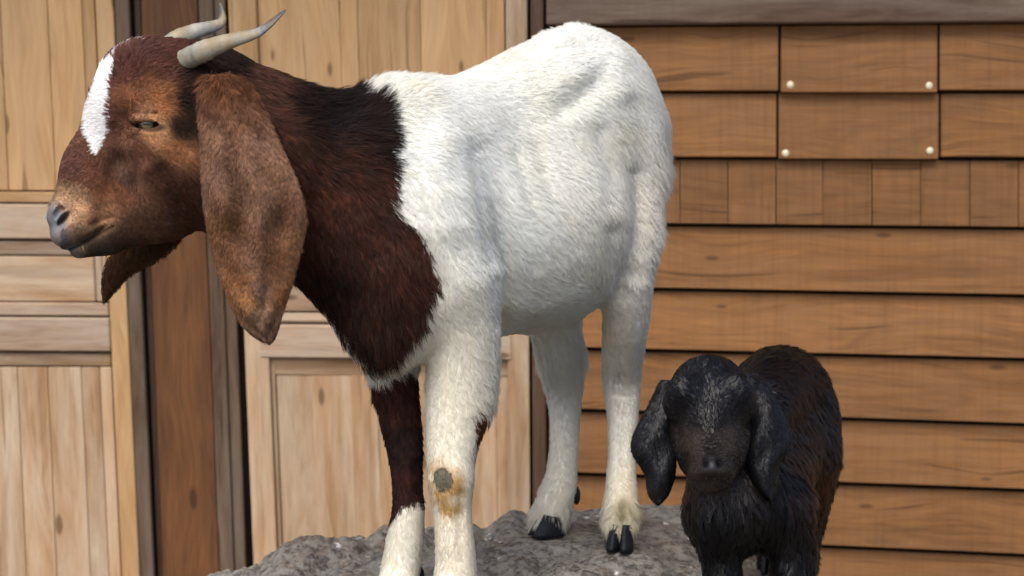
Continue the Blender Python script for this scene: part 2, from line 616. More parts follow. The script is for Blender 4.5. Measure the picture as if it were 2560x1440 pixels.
# ------------------------------------------------------------------ the setting: ground, siding wall, doors, shading eave
gm = NT("earth")
tc = gm.node("ShaderNodeTexCoord")
n1 = gm.noise(tc.outputs["Object"], 3, 6); n2 = gm.noise(tc.outputs["Object"], 60, 5, 0.7)
gcol = gm.ramp(n1, [(0.3, S((96, 84, 68))), (0.7, S((134, 120, 98)))])
gcol = gm.mix(gm.math('MULTIPLY', n2, 0.5), gcol, S((78, 70, 60)))
gm.link(gcol, gm.b.inputs["Base Color"]); gm.b.inputs["Roughness"].default_value = 0.95
gm.bump(n2, 0.6, 0.01)
gs = 200.0
ground = mesh_obj("ground", [(-gs, -gs, 0), (gs, -gs, 0), (gs, gs, 0), (-gs, gs, 0)], [(0, 1, 2, 3)], gm.m, None, False)
ground["kind"] = "structure"

YW = 4.16
L1L = 0.0465
siding_m = wood("siding_wood", S((153, 107, 63)), S((97, 65, 35)), S((44, 30, 20)), S((134, 98, 66)), 0.35, 1.0, 1.0, 0.7, 0.2, figure=0.9, ksel_at=0.55, grime=0.45)
shingle_m = wood("sawn_siding_wood", S((138, 97, 59)), S((93, 63, 36)), S((48, 33, 21)), S((127, 92, 63)), 0.35, 1.0, 0.6, 0.75, 0.35, figure=0.7, grime=0.4, vary=0.35)
trim_m = wood("weathered_trim_wood", S((112, 89, 72)), S((76, 55, 43)), S((54, 40, 32)), S((126, 112, 98)), 0.55, 1.2, 0.3, 0.85, 0.1, grime=0.5)
pine_top_m = wood("pine_wood", S((194, 158, 113)), S((152, 115, 76)), S((56, 35, 24)), S((184, 156, 120)), 0.35, 0.8, 1.0, 0.75, figure=0.8, ksel_at=0.42, grime=0.4)
pine_low_m = wood("bleached_pine_wood", S((184, 150, 113)), S((140, 106, 75)), S((52, 35, 28)), S((198, 182, 160)), 0.45, 0.8, 1.0, 0.8, figure=0.8, ksel_at=0.35, grime=0.55)
rail_m = wood("grey_bleached_rail_wood", S((180, 150, 121)), S((134, 103, 78)), S((58, 41, 32)), S((182, 170, 154)), 0.55, 1.0, 1.0, 0.85, figure=1.2, ksel_at=0.4, grime=0.5)
brown_m = wood("brown_stained_wood", S((120, 80, 47)), S((72, 46, 27)), S((34, 22, 15)), S((72, 51, 38)), 0.4, 1.0, 1.0, 0.65, ksel_at=0.4, grime=0.4)
grey_m = wood("grey_weathered_wood", S((108, 86, 67)), S((64, 47, 36)), S((44, 34, 28)), S((116, 105, 93)), 0.5, 1.2, 0.5, 0.9, grime=0.4)
edge_m = wood("dark_edge_wood", S((94, 66, 48)), S((58, 40, 30)), S((42, 30, 24)), S((100, 88, 80)), 0.4, 1.2, 0.4, 0.85)
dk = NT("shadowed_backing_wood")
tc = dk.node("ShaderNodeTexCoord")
dk.link(dk.ramp(dk.noise(tc.outputs["Object"], 20, 3), [(0.3, (0.012, 0.008, 0.006)), (0.7, (0.03, 0.02, 0.014))]), dk.b.inputs["Base Color"])  # near-black: the shade inside the gaps is put into the colour
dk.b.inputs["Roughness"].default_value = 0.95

def board(name, tl, tr, br, bl, parent, mat, grain='x', y0=YW, y1=None, thick=0.02, bev=0.002, wob=0.0):
    """a plank whose face corners are seen at those pixels, on the plane y0 at its top and y1 at its bottom edge"""
    y1 = y0 if y1 is None else y1
    f = [onplane(*tl, y0), onplane(*tr, y0), onplane(*br, y1), onplane(*bl, y1)]
    c = sum(f) / 4
    if grain == 'x':
        ex = (f[1] - f[0]) + (f[2] - f[3])
    else:
        ex = (f[0] - f[3]) + (f[1] - f[2])
    ex /= np.linalg.norm(ex)
    ey = np.cross(f[1] - f[3], f[0] - f[2]); ey /= np.linalg.norm(ey)
    if ey[1] < 0:
        ey = -ey
    ex = ex - ey * (ex @ ey); ex /= np.linalg.norm(ex)
    ez = np.cross(ex, ey)
    M = np.stack([ex, ey, ez])
    L = [M @ (q - c) for q in f]
    Vv = [tuple(q) for q in L] + [tuple(q + np.array([0, thick, 0])) for q in L]
    bm = bmesh.new()
    vs_ = [bm.verts.new(v) for v in Vv]
    for q in ((0, 1, 2, 3), (7, 6, 5, 4), (4, 5, 1, 0), (5, 6, 2, 1), (6, 7, 3, 2), (7, 4, 0, 3)):
        bm.faces.new([vs_[i] for i in q])
    bmesh.ops.recalc_face_normals(bm, faces=bm.faces)
    if bev:
        bmesh.ops.bevel(bm, geom=[e for e in bm.edges], offset=bev, segments=1, affect='EDGES', profile=0.6)
    me = bpy.data.meshes.new(name)
    bm.to_mesh(me); bm.free()
    me.materials.append(mat)
    o = bpy.data.objects.new(name, me)
    link(o)
    o.rotation_euler = Matrix(M.T.tolist()).to_euler()
    put(o, parent, c)
    return o

# ---- siding wall
sw = empty("siding_wall", (0.9, YW, 0))
tag(sw, "brown overlapping weatherboard wall behind the black kid", "wall")
LEFT, RIGHT = 1372, 3900
# dark joints: (top y at x=1370, at x=2560) of each gap
GAPS = [(62, 51), (226, 226), (390, 394), (555, 567), (714, 736), (866, 895), (1019, 1058), (1178, 1222), (1331, 1385), (1490, 1546)]
def gy(i, x, low=False):
    a, b = GAPS[i]
    return a + (b - a) * (x - 1370) / 1190 + (8 if low else 0)
def sboard(i, x0, x1, mat=siding_m, dy=0.0, db=0.0, y0=None, y1=None, name="board"):
    t = lambda x: gy(i, x, True) + dy
    b = lambda x: gy(i + 1, x) + db
    return board(name, (x0, t(x0)), (x1, t(x1)), (x1 + random.uniform(-1, 1), b(x1)), (x0 + random.uniform(-1, 1), b(x0)), sw, mat, 'x',
                 (y0 or YW + 0.016), (y1 or YW - 0.002) + random.uniform(-0.0015, 0.0015), 0.022, 0.0012)
nm = NT("nail_metal")
nm.b.inputs["Base Color"].default_value = (*S((226, 216, 184)), 1)
nm.b.inputs["Metallic"].default_value = 0.1; nm.b.inputs["Roughness"].default_value = 0.45
def nail(px, py, bd_, Y):
    bm = bmesh.new()
    bmesh.ops.create_uvsphere(bm, u_segments=12, v_segments=8, radius=0.0078)
    for v in bm.verts:
        v.co.y *= 0.45
    me = bpy.data.meshes.new("nail"); bm.to_mesh(me); bm.free()
    me.polygons.foreach_set("use_smooth", [True] * len(me.polygons))
    me.materials.append(nm.m)
    o = bpy.data.objects.new("nail", me); link(o)
    bpy.context.view_layer.update()
    o.parent = bd_
    o.matrix_parent_inverse = bd_.matrix_world.inverted()
    o.location = Vector(onplane(px, py, Y))
rows = {0: [(LEFT, 1946), (1953, 2344), (2350, 2790), (2796, RIGHT)], 1: [(LEFT, 1941), (1947, 2347), (2353, 2870), (2876, RIGHT)],
        2: [], 3: [(LEFT, 2960), (2964, RIGHT)], 4: [(LEFT, 2760), (2764, RIGHT)], 5: [(LEFT, RIGHT)], 6: [(LEFT, 2880), (2884, RIGHT)], 7: [(LEFT, RIGHT)], 8: [(LEFT, RIGHT)]}
for i, segs_ in rows.items():
    for k, (a, b) in enumerate(segs_):
        mid_piece = i < 2 and k == 1
        o = sboard(i, a, b, siding_m, 0, 4 if mid_piece else (-2 if i < 2 and k == 2 else 0), y1=YW - 0.007 if mid_piece else None)
        if mid_piece:
            for q in (((1976, 212), (2323, 214)) if i == 0 else ((1964, 383), (2325, 377))):
                nail(*q, o, YW - 0.005)
x = LEFT
for b in [1460, 1580, 1700, 1820, 1940, 2057, 2180, 2302, 2425, 2547, 2668, 2790, 2912, 3035, 3160, 3280, 3400, 3520, 3640, 3760, RIGHT]:
    sboard(2, x + 0.8, b - 0.8, shingle_m)
    x = b
# boards above the frame, under the eave, and down to the ground
trim = board("trim_board", (1366, -70), (RIGHT, -70), (RIGHT, 44), (1366, 62), sw, trim_m, 'x', YW - 0.012, YW - 0.022, 0.03, 0.003)
for k in range(7):
    y_ = -78 - k * 165
    board("board", (LEFT, y_ - 157), (RIGHT, y_ - 157), (RIGHT, y_), (LEFT, y_), sw, siding_m, 'x', YW + 0.016, YW - 0.002, 0.022, 0.0012)
board("corner_post", (1321, -1250), (1350, -1250), (1369, 1560), (1334, 1560), sw, edge_m, 'z', YW - 0.02, YW - 0.02, 0.05, 0.003)
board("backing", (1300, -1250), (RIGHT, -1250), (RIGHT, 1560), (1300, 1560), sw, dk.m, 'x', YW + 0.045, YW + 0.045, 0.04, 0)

# the same siding goes on beyond the left door
for k in range(17):
    y_ = 1500 - k * 157
    board("board", (-2000, y_ - 149), (-566 + L1L * (y_ - 149), y_ - 149), (-566 + L1L * y_, y_), (-2000, y_), sw, siding_m, 'x', YW + 0.016, YW - 0.002, 0.022, 0.0012)
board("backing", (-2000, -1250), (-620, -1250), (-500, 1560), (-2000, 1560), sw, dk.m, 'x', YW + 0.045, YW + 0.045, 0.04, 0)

# ---- post between the two doors
dp = empty("door_post", tuple(onplane(460, 1530, YW)))
tag(dp, "dark brown door post boards between the two pale doors", "post")
def vx(x0, y):          # uprights here lean a little
    return x0 + 0.0475 * y
def vboard(name, xa, xb, parent, mat, y, ya=-1050, yb=1545, thick=0.02, lean=0.042, bev=0.002, y1=None):
    return board(name, (xa + lean * ya, ya), (xb + lean * ya, ya), (xb + lean * yb, yb), (xa + lean * yb, yb), parent, mat, 'z', y, y1, thick, bev)
vboard("post_edge", 285, 321, dp, grey_m, YW - 0.005, lean=0.044)
vboard("post_reveal", 334, 349, dp, edge_m, YW + 0.03, lean=0.042)
vboard("post_board", 351, 494, dp, brown_m, YW + 0.022, lean=0.0385)
vboard("post_batten", 496, 532, dp, grey_m, YW - 0.004, lean=0.037)
vboard("post_batten", 534, 562, dp, grey_m, YW + 0.004, lean=0.037)
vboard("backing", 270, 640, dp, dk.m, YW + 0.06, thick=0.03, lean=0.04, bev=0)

# ---- left door
d1 = empty("door", tuple(onplane(0, 1530, YW)))
tag(d1, "pale pine panelled door at the left behind the goat's face", "door")
L1 = 0.0465
def hb(name, xa, xb, ya, yb, parent, mat, y, slope=0.006, lean=L1, y1=None, bev=0.003, thick=0.025, grain='x'):
    return board(name, (xa + lean * ya, ya + slope * xa), (xb + lean * ya, ya + slope * xb), (xb + lean * yb, yb + slope * xb), (xa + lean * yb, yb + slope * xa), parent, mat, grain, y, y1, thick, bev)
vboard("stile", 238, 282, d1, pine_top_m, YW - 0.010, lean=L1, thick=0.035)
vboard("stile", -560, -500, d1, pine_top_m, YW - 0.010, lean=L1, thick=0.035)
xe = [-498, -380, -245, -120, 0, 118, 204, 236]
for a, b in zip(xe[:-1], xe[1:]):
    vboard("panel_board", a + 0.6, b - 0.6, d1, pine_top_m, YW + 0.004 + random.uniform(-0.001, 0.002), -1050, 476, lean=L1, bev=0.0015)
hb("rail", -498, 236, 480, 507, d1, pine_top_m, YW - 0.004)
hb("rail", -498, 236, 511, 597, d1, rail_m, YW - 0.010)
hb("moulding", -498, 236, 604, 638, d1, rail_m, YW - 0.002, y1=YW + 0.004)
hb("small_panel", -498, 205, 640, 754, d1, pine_low_m, YW + 0.006)
vboard("moulding", 207, 235, d1, rail_m, YW + 0.000, 640, 754, lean=L1)
hb("moulding", -498, 236, 757, 789, d1, rail_m, YW - 0.002)
hb("rail", -498, 236, 795, 878, d1, rail_m, YW - 0.013)
xe = [-498, -380, -280, -180, -80, 0, 76, 160, 206, 236]
hb("moulding", -498, 236, 884, 915, d1, pine_low_m, YW + 0.001, y1=YW + 0.006)
for a, b in zip(xe[:-1], xe[1:]):
    vboard("panel_board", a + 0.6, b - 0.6, d1, pine_low_m, YW + 0.006 + random.uniform(-0.001, 0.002), 918, 1545, lean=L1, bev=0.0015)
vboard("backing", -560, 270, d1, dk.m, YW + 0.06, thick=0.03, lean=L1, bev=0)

# ---- right door
d2 = empty("door", tuple(onplane(960, 1530, YW)))
tag(d2, "pale pine panelled door in the middle behind the white goat", "door")
L2 = 0.040
vboard("stile", 570, 640, d2, pine_top_m, YW - 0.010, -1050, 815, lean=L2, thick=0.035)
vboard("stile", 577, 637, d2, pine_low_m, YW - 0.010, 818, 1545, lean=L2, thick=0.035)
def lean2(x):            # uprights lean less towards the right
    return 0.040 - 0.034 * max(0.0, (x - 640)) / 680
xe = [642, 848, 893, 1050, 1214, 1262]
for a, b in zip(xe[:-1], xe[1:]):
    vboard("panel_board", a + 0.6, b - 0.6, d2, pine_top_m, YW + 0.004 + random.uniform(-0.001, 0.002), -1050, 655, lean=lean2(a), bev=0.0015)
hb("rail", 640, 1262, 660, 700, d2, rail_m, YW - 0.008, lean=0.02)
hb("small_panel", 640, 1262, 703, 775, d2, rail_m, YW + 0.004, lean=0.02)
hb("moulding", 640, 1262, 777, 800, d2, rail_m, YW + 0.002, lean=0.02, y1=YW - 0.004)
hb("rail", 632, 1262, 806, 888, d2, rail_m, YW - 0.013, lean=0.02, slope=0.010)
hb("moulding", 650, 1262, 890, 934, d2, pine_low_m, YW + 0.001, lean=0.02, slope=0.008, y1=YW + 0.006)
xe = [653, 745, 848, 920, 1010, 1105, 1180, 1228, 1262]
for a, b in zip(xe[:-1], xe[1:]):
    vboard("panel_board", a + 0.6, b - 0.6, d2, pine_low_m, YW + 0.006 + random.uniform(-0.001, 0.002), 938, 1545, lean=lean2(a), bev=0.0015)
vboard("moulding", 640, 650, d2, pine_low_m, YW + 0.002, 905, 1545, lean=L2)
vboard("stile", 1264, 1318, d2, pine_low_m, YW - 0.010, -1050, 1545, lean=0.006, thick=0.035)
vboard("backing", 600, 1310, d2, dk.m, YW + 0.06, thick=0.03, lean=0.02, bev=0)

# ---- unseen eave above the frame, added to shade the top of the wall
ev = empty("shading_eave", (0.2, YW, 2.55))
tag(ev, "unseen timber eave added to shade the doors and siding", "roof")
for k in range(6):
    a = YW + 0.1 - 0.14 * k
    mesh_obj("shading_eave_board", [(-2.6, a - 0.136, 2.50 - 0.02 * k), (3.2, a - 0.136, 2.50 - 0.02 * k), (3.2, a, 2.52 - 0.02 * k), (-2.6, a, 2.52 - 0.02 * k),
                            (-2.6, a - 0.136, 2.53 - 0.02 * k), (3.2, a - 0.136, 2.53 - 0.02 * k), (3.2, a, 2.55 - 0.02 * k), (-2.6, a, 2.55 - 0.02 * k)],
             [(3, 2, 1, 0), (4, 5, 6, 7), (0, 1, 5, 4), (1, 2, 6, 5), (2, 3, 7, 6), (3, 0, 4, 7)], edge_m, ev, False, np.array([0.2, a, 2.5]))
# ------------------------------------------------------------------ the goat: one skin from many smooth-joined masses
YAW = math.radians(51)
BF = np.array([-math.cos(YAW), -math.sin(YAW), 0]); BL = np.array([math.sin(YAW), -math.cos(YAW), 0]); BU = np.array([0, 0, 1.0])
BODY_AX = np.stack([BF, BL, BU])
HD = 2.70
HS = HD / FPX
HPSI = math.radians(14)
HC = P(330, 350, HD)
HU = CR * math.cos(HPSI) + CF * math.sin(HPSI)      # towards the back of the head
HV = -CU                                            # down the head
HW = CR * math.sin(HPSI) - CF * math.cos(HPSI)      # towards the camera, out of the near cheek
HEAD_AX = np.stack([HU, HV, HW])

def Hn(px, py, w, side=1):
    u = (px - 330 - w * math.sin(HPSI)) / math.cos(HPSI)
    return HC + HU * u * HS + HV * (py - 350) * HS + HW * w * side * HS

def B(px, py, d, r):
    return P(px, py, d), r * d / FPX

def build_goat_field():
    f = Field()
    # trunk
    f.ell(P(1085, 520, 2.90), BODY_AX, (0.215, 0.118, 0.183), 0.03)
    f.ell(P(1310, 580, 3.02), BODY_AX, (0.215, 0.150, 0.150), 0.05)
    f.ell(P(1470, 330, 3.17), BODY_AX, (0.145, 0.105, 0.150), 0.06)
    f.ell(P(1390, 420, 3.10), BODY_AX, (0.185, 0.128, 0.185), 0.04)
    # spine, withers to croup
    f.chain([B(985, 320, 2.89, 118), B(1120, 325, 2.95, 122), B(1290, 268, 3.06, 130), B(1440, 195, 3.17, 118), B(1520, 225, 3.24, 105)], 0.03)
    # hip point and the hollow in front of it
    f.cone(*B(1520, 175, 3.11, 48), *B(1560, 240, 3.12, 50), 0.03)
    # flank fold in front of the thigh, groove behind the shoulder, tail
    f.chain([B(1588, 190, 3.29, 34), B(1606, 320, 3.34, 30), B(1612, 430, 3.34, 16)], 0.02)
    f.cone(*B(1610, 420, 3.16, 34), *B(1612, 560, 3.13, 24), 0.03)
    f.cone(*B(1490, 960, 3.22, 20), *B(1560, 940, 3.24, 30), 0.03)
    # shoulder blade and chest
    f.chain([B(1030, 330, 2.84, 105), B(1090, 520, 2.80, 128), B(1120, 690, 2.80, 120)], 0.03)
    f.cone(*B(965, 640, 2.80, 175), *B(975, 790, 2.79, 118), 0.04)
    f.cone(*B(985, 760, 2.83, 140), *B(1180, 720, 2.93, 120), 0.04)
    # neck
    sqd = HW * 0.8 + BL * 0.35
    f.cone(*B(890, 530, 2.82, 222), *B(600, 400, 2.73, 182), 0.05, sqdir=sqd, sq=0.78)
    f.cone(*B(610, 390, 2.73, 190), *B(500, 330, 2.71, 165), 0.04, sqdir=sqd, sq=0.72)
    f.cone(*B(850, 390, 2.84, 130), *B(560, 255, 2.73, 108), 0.04, sqdir=sqd, sq=0.75)
    # near fore leg
    f.chain([B(1135, 700, 2.80, 112), B(1158, 840, 2.81, 88), B(1155, 930, 2.82, 88), B(1138, 1060, 2.81, 70), B(1128, 1150, 2.80, 58),
             B(1126, 1200, 2.795, 57), B(1131, 1280, 2.80, 46), B(1138, 1380, 2.80, 47), B(1138, 1440, 2.80, 51), B(1128, 1500, 2.785, 50)], 0.02)
    # far fore leg
    f.chain([B(985, 800, 2.87, 90), B(984, 920, 2.88, 58), B(990, 980, 2.88, 52), B(1003, 1060, 2.88, 47), B(1013, 1130, 2.87, 42),
             B(1019, 1220, 2.87, 37), B(1020, 1290, 2.87, 40), B(1010, 1370, 2.87, 46), B(1000, 1430, 2.865, 47), B(990, 1470, 2.85, 46)], 0.015)
    # near hind leg
    f.chain([B(1545, 330, 3.15, 108), B(1565, 480, 3.11, 88), B(1568, 640, 3.06, 68), B(1566, 780, 3.09, 58), B(1558, 880, 3.14, 50),
             B(1554, 955, 3.17, 46), B(1557, 1040, 3.16, 38), B(1554, 1140, 3.14, 33), B(1553, 1220, 3.12, 38), B(1552, 1275, 3.10, 42), B(1550, 1310, 3.09, 38)], 0.025)
    f.cone(*B(1585, 330, 3.24, 78), *B(1600, 520, 3.20, 45), 0.04)
    # far hind leg
    f.chain([B(1420, 560, 3.22, 100), B(1385, 760, 3.20, 72), B(1398, 860, 3.22, 55), B(1410, 960, 3.26, 45), B(1412, 1030, 3.26, 38),
             B(1410, 1120, 3.24, 35), B(1402, 1200, 3.22, 38), B(1388, 1245, 3.20, 43), B(1372, 1295, 3.19, 40)], 0.025)
    # ---- head
    w = lambda px, py, ww=0: Hn(px, py, ww)
    s = HS
    f.cone(w(398, 222), 128 * s, w(345, 262), 112 * s, 0.012, sqdir=HW, sq=0.72)      # cranium
    f.cone(w(340, 200), 92 * s, w(322, 290), 90 * s, 0.02, sqdir=HW, sq=0.70)         # forehead
    f.cone(w(322, 290), 92 * s, w(250, 425), 82 * s, 0.02, sqdir=HW, sq=0.62)         # nose bridge
    f.cone(w(252, 425), 82 * s, w(192, 535), 60 * s, 0.02, sqdir=HW, sq=0.66)
    f.cone(w(192, 546), 53 * s, w(184, 580), 43 * s, 0.012, sqdir=HW, sq=0.86)        # muzzle
    f.cone(w(430, 420), 142 * s, w(400, 480), 112 * s, 0.02, sqdir=HW, sq=0.60)       # cheek
    f.cone(w(400, 500), 95 * s, w(265, 585), 46 * s, 0.02, sqdir=HW, sq=0.62)         # jaw
    f.cone(w(270, 590), 44 * s, w(205, 622), 22 * s, 0.010, sqdir=HW, sq=0.85)        # chin
    f.cone(w(500, 200), 95 * s, w(470, 300), 130 * s, 0.03, sqdir=HW, sq=0.75)        # poll
    for sd in (1, -1):
        h = lambda px, py, ww: Hn(px, py, ww, sd)
        f.cone(h(345, 262, 62), 30 * s, h(415, 262, 66), 36 * s, 0.018)               # brow
        f.cone(h(360, 345, 56), 32 * s, h(425, 352, 58), 34 * s, 0.018)               # cheek bone
        f.cone(h(330, 380, 52), 26 * s, h(300, 470, 40), 22 * s, 0.02)
        f.cone(h(305, 410, 62), 16 * s, h(290, 480, 56), 18 * s, 0.02, sub=True)      # hollow in front of the cheek
        f.cone(h(215, 560, 30), 38 * s, h(172, 585, 20), 30 * s, 0.010)               # lip pad
        f.cone(h(170, 530, 22), 32 * s, h(154, 545, 16), 21 * s, 0.008)               # nostril wing
        f.cone(h(352, 305, 82), 12 * s, h(408, 304, 86), 13 * s, 0.005)               # upper lid
        f.cone(h(350, 332, 80), 9 * s, h(405, 333, 84), 10 * s, 0.006)                # lower lid
        f.ell(h(380, 319, 96), HEAD_AX, (38 * s, 9.5 * s, 40 * s), 0.001, sub=True)    # eye opening
        f.cone(h(350, 324, 96), 6 * s, h(312, 350, 80), 6 * s, 0.003, sub=True)       # tear duct
        f.cone(h(350, 291, 106), 5 * s, h(412, 292, 110), 5 * s, 0.003, sub=True)   # lid crease
        f.cone(h(145, 563, 45), 8 * s, h(172, 528, 49), 11 * s, 0.001, sub=True)      # nostril
        for a, b in (((158, 630), (200, 612)), ((200, 612), (240, 590)), ((240, 590), (275, 566))):
            m = ((a[0] + b[0]) / 2, (a[1] + b[1]) / 2)
            t = HU * (b[0] - a[0]) + HV * (b[1] - a[1]); t = t / np.linalg.norm(t)
            pz = np.cross(HW, t)
            f.ell(h(m[0], m[1], 40), np.stack([t, pz, HW]), (32 * s, 6.5 * s, 24 * s), 0.002, sub=True)
    return f

gf = build_goat_field()
xs = graded(-0.68, 0.30, [(-0.64, -0.40, 0.0021)], 0.005)
ys = graded(2.50, 3.48, [(2.56, 2.78, 0.0026)], 0.006)
zs = graded(0.36, 1.30, [(0.86, 1.23, 0.0023)], 0.0055)
GF = gf.grid(xs, ys, zs)
gV, gQ = surface_nets(GF, xs, ys, zs)
gV, gQ = keep_largest(gV, gQ)
_px, _py, _d = topix(gV)
gV0 = relax(gV, gQ, 2, 0.4)
_face = ((_px < 520) & (_py < 690))[:, None]
gV = np.where(_face, relax(gV, gQ, 1, 0.25), gV0)
del GF

# bone and muscle relief pressed into the skin: (polyline, depth in m, half width in px)
RELIEF = [([(1405, 268), (1450, 240), (1492, 205)], 0.009, 33), ([(1395, 205), (1450, 178), (1490, 160)], -0.004, 28), ([(1530, 190), (1550, 225)], -0.008, 30),
          ([(1195, 380), (1215, 500), (1240, 640)], 0.007, 34), ([(1536, 580), (1544, 650), (1552, 720)], 0.008, 26), ([(1500, 330), (1520, 420), (1528, 500)], 0.004, 26),
          ([(1588, 430), (1592, 560), (1585, 680)], 0.006, 22), ([(1100, 360), (1080, 460), (1110, 560)], -0.005, 40), ([(1060, 620), (1100, 720)], 0.004, 30),
          ([(1290, 380), (1330, 520), (1390, 640)], 0.0022, 16), ([(1340, 370), (1380, 500), (1440, 610)], 0.0022, 16), ([(1245, 420), (1280, 540), (1330, 660)], 0.0022, 16),
          ([(1260, 760), (1340, 770), (1440, 735)], -0.004, 30), ([(1245, 700), (1252, 800)], 0.006, 18),
          ([(1552, 940), (1554, 985)], 0.005, 9), ([(1535, 985), (1575, 988)], 0.0015, 7), ([(1555, 1040), (1553, 1200)], 0.003, 10), ([(1553, 1265), (1551, 1310)], 0.006, 9),
          ([(1150, 1230), (1150, 1400)], 0.003, 12), ([(1040, 1160), (1044, 1260)], 0.003, 12),
          ([(305, 385), (312, 450)], 0.002, 26), ([(440, 395), (330, 480)], 0.001, 22), ([(280, 540), (230, 560)], 0.003, 9)]
def seg_dist(px, py, line):
    best = np.full(len(px), 1e9)
    for (x0, y0), (x1, y1) in zip(line[:-1], line[1:]):
        t = np.clip(((px - x0) * (x1 - x0) + (py - y0) * (y1 - y0)) / ((x1 - x0) ** 2 + (y1 - y0) ** 2), 0, 1)
        best = np.minimum(best, np.hypot(px - x0 - t * (x1 - x0), py - y0 - t * (y1 - y0)))
    return best
_px, _py, _d = topix(gV)
_n = vnormals(gV, gQ)
_face = np.clip(-(_n * (gV - CAM) / np.linalg.norm(gV - CAM, axis=1, keepdims=True)).sum(1) * 2.0, 0, 1)
_face[(_d > 2.835) & (_px < 1180) & (_py > 930)] *= ((_px < 1060)[(_d > 2.835) & (_px < 1180) & (_py > 930)])
for line, depth, hw in RELIEF:
    gV = gV - _n * (depth * np.exp(-(seg_dist(_px, _py, line) / hw) ** 2) * _face)[:, None]
# ---- goat objects
GO = P(1280, 1450, 2.98); GO[2] = 0.40
goat = empty("goat", GO)
tag(goat, "large white goat with a chocolate brown head and neck standing on the rock", "goat")
gN = vnormals(gV, gQ)

BROWN = [(-200, -50), (872, -50), (878, 232), (960, 255), (988, 330), (990, 400), (985, 470), (984, 520), (1010, 560), (1050, 590), (1078, 650), (1090, 700),
         (1080, 760), (1055, 820), (1020, 868), (965, 893), (912, 888), (872, 850), (842, 800), (815, 768), (780, 760), (700, 800), (-200, 800)]
FARLEG = [(880, 948), (935, 955), (990, 930), (1090, 945), (1090, 1280), (1035, 1262), (1005, 1270), (978, 1310), (940, 1315), (890, 1100)]
BLAZE = [(255, 150), (284, 148), (280, 190), (275, 240), (273, 290), (273, 330), (258, 350), (245, 384), (232, 386), (224, 350), (214, 320), (205, 292), (222, 250), (236, 205)]
CREST = [(262, 152), (300, 122), (345, 96), (352, 78), (300, 90), (258, 135)]
BROWNS = [(350, 110, 96, 58, 50), (420, 150, 98, 56, 44), (310, 180, 92, 52, 44), (300, 300, 104, 62, 44), (330, 240, 128, 78, 44), (400, 258, 150, 92, 40),
          (370, 286, 172, 122, 80), (400, 342, 176, 124, 76), (432, 375, 160, 104, 58), (350, 390, 128, 82, 56), (318, 400, 112, 76, 58), (316, 440, 104, 72, 56),
          (220, 430, 124, 76, 52), (190, 420, 104, 66, 56), (255, 470, 158, 98, 60), (200, 500, 176, 134, 92), (240, 530, 164, 116, 76), (300, 480, 122, 76, 48),
          (400, 430, 84, 50, 32), (452, 320, 46, 28, 20), (450, 480, 72, 42, 24), (466, 250, 40, 26, 20), (480, 180, 48, 30, 24), (350, 560, 92, 62, 40),
          (300, 600, 68, 48, 34), (250, 632, 64, 54, 48), (165, 605, 100, 98, 100), (140, 550, 92, 96, 104), (200, 575, 150, 118, 88), (190, 545, 168, 128, 92), (178, 500, 168, 130, 92), (188, 592, 132, 108, 88), (215, 545, 168, 122, 82),
          (560, 160, 50, 31, 23), (640, 230, 108, 60, 32), (700, 300, 104, 58, 32), (760, 262, 46, 30, 27), (850, 285, 44, 30, 30), (940, 330, 46, 29, 25),
          (880, 420, 72, 38, 23), (850, 500, 88, 46, 27), (800, 600, 78, 42, 26), (950, 560, 72, 38, 26), (1000, 650, 96, 52, 34), (1040, 700, 92, 48, 32),
          (950, 780, 74, 42, 28), (900, 850, 66, 38, 28), (800, 720, 52, 32, 24), (560, 480, 74, 42, 26),
          (990, 1000, 88, 46, 33), (1000, 1100, 58, 36, 34), (1010, 1230, 72, 36, 32)]
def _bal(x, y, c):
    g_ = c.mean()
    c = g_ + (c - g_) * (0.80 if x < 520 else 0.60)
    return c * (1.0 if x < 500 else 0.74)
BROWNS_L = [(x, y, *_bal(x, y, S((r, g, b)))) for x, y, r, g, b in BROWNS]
WHITES = [(1000, 230, 236, 236, 232), (1200, 400, 232, 234, 230), (1440, 120, 232, 232, 228), (1430, 245, 226, 226, 216), (1520, 400, 228, 226, 218), (1560, 620, 226, 220, 206),
          (1400, 780, 224, 222, 208), (1150, 900, 236, 230, 210), (1120, 1050, 238, 230, 206), (1130, 1350, 230, 216, 184), (1010, 1380, 234, 226, 206), (1400, 900, 228, 228, 218),
          (1390, 1230, 230, 222, 200), (1555, 850, 230, 222, 202), (1555, 1100, 234, 228, 212), (1553, 1290, 224, 212, 180), (1290, 600, 230, 232, 226), (860, 850, 232, 234, 230),
          (1650, 500, 222, 214, 198), (1560, 955, 220, 210, 192)]
WHITES_L = [(x, y, *(0.95 * (0.6 * S((r, g, b)) + 0.4 * S((234, 236, 232))))) for x, y, r, g, b in WHITES]

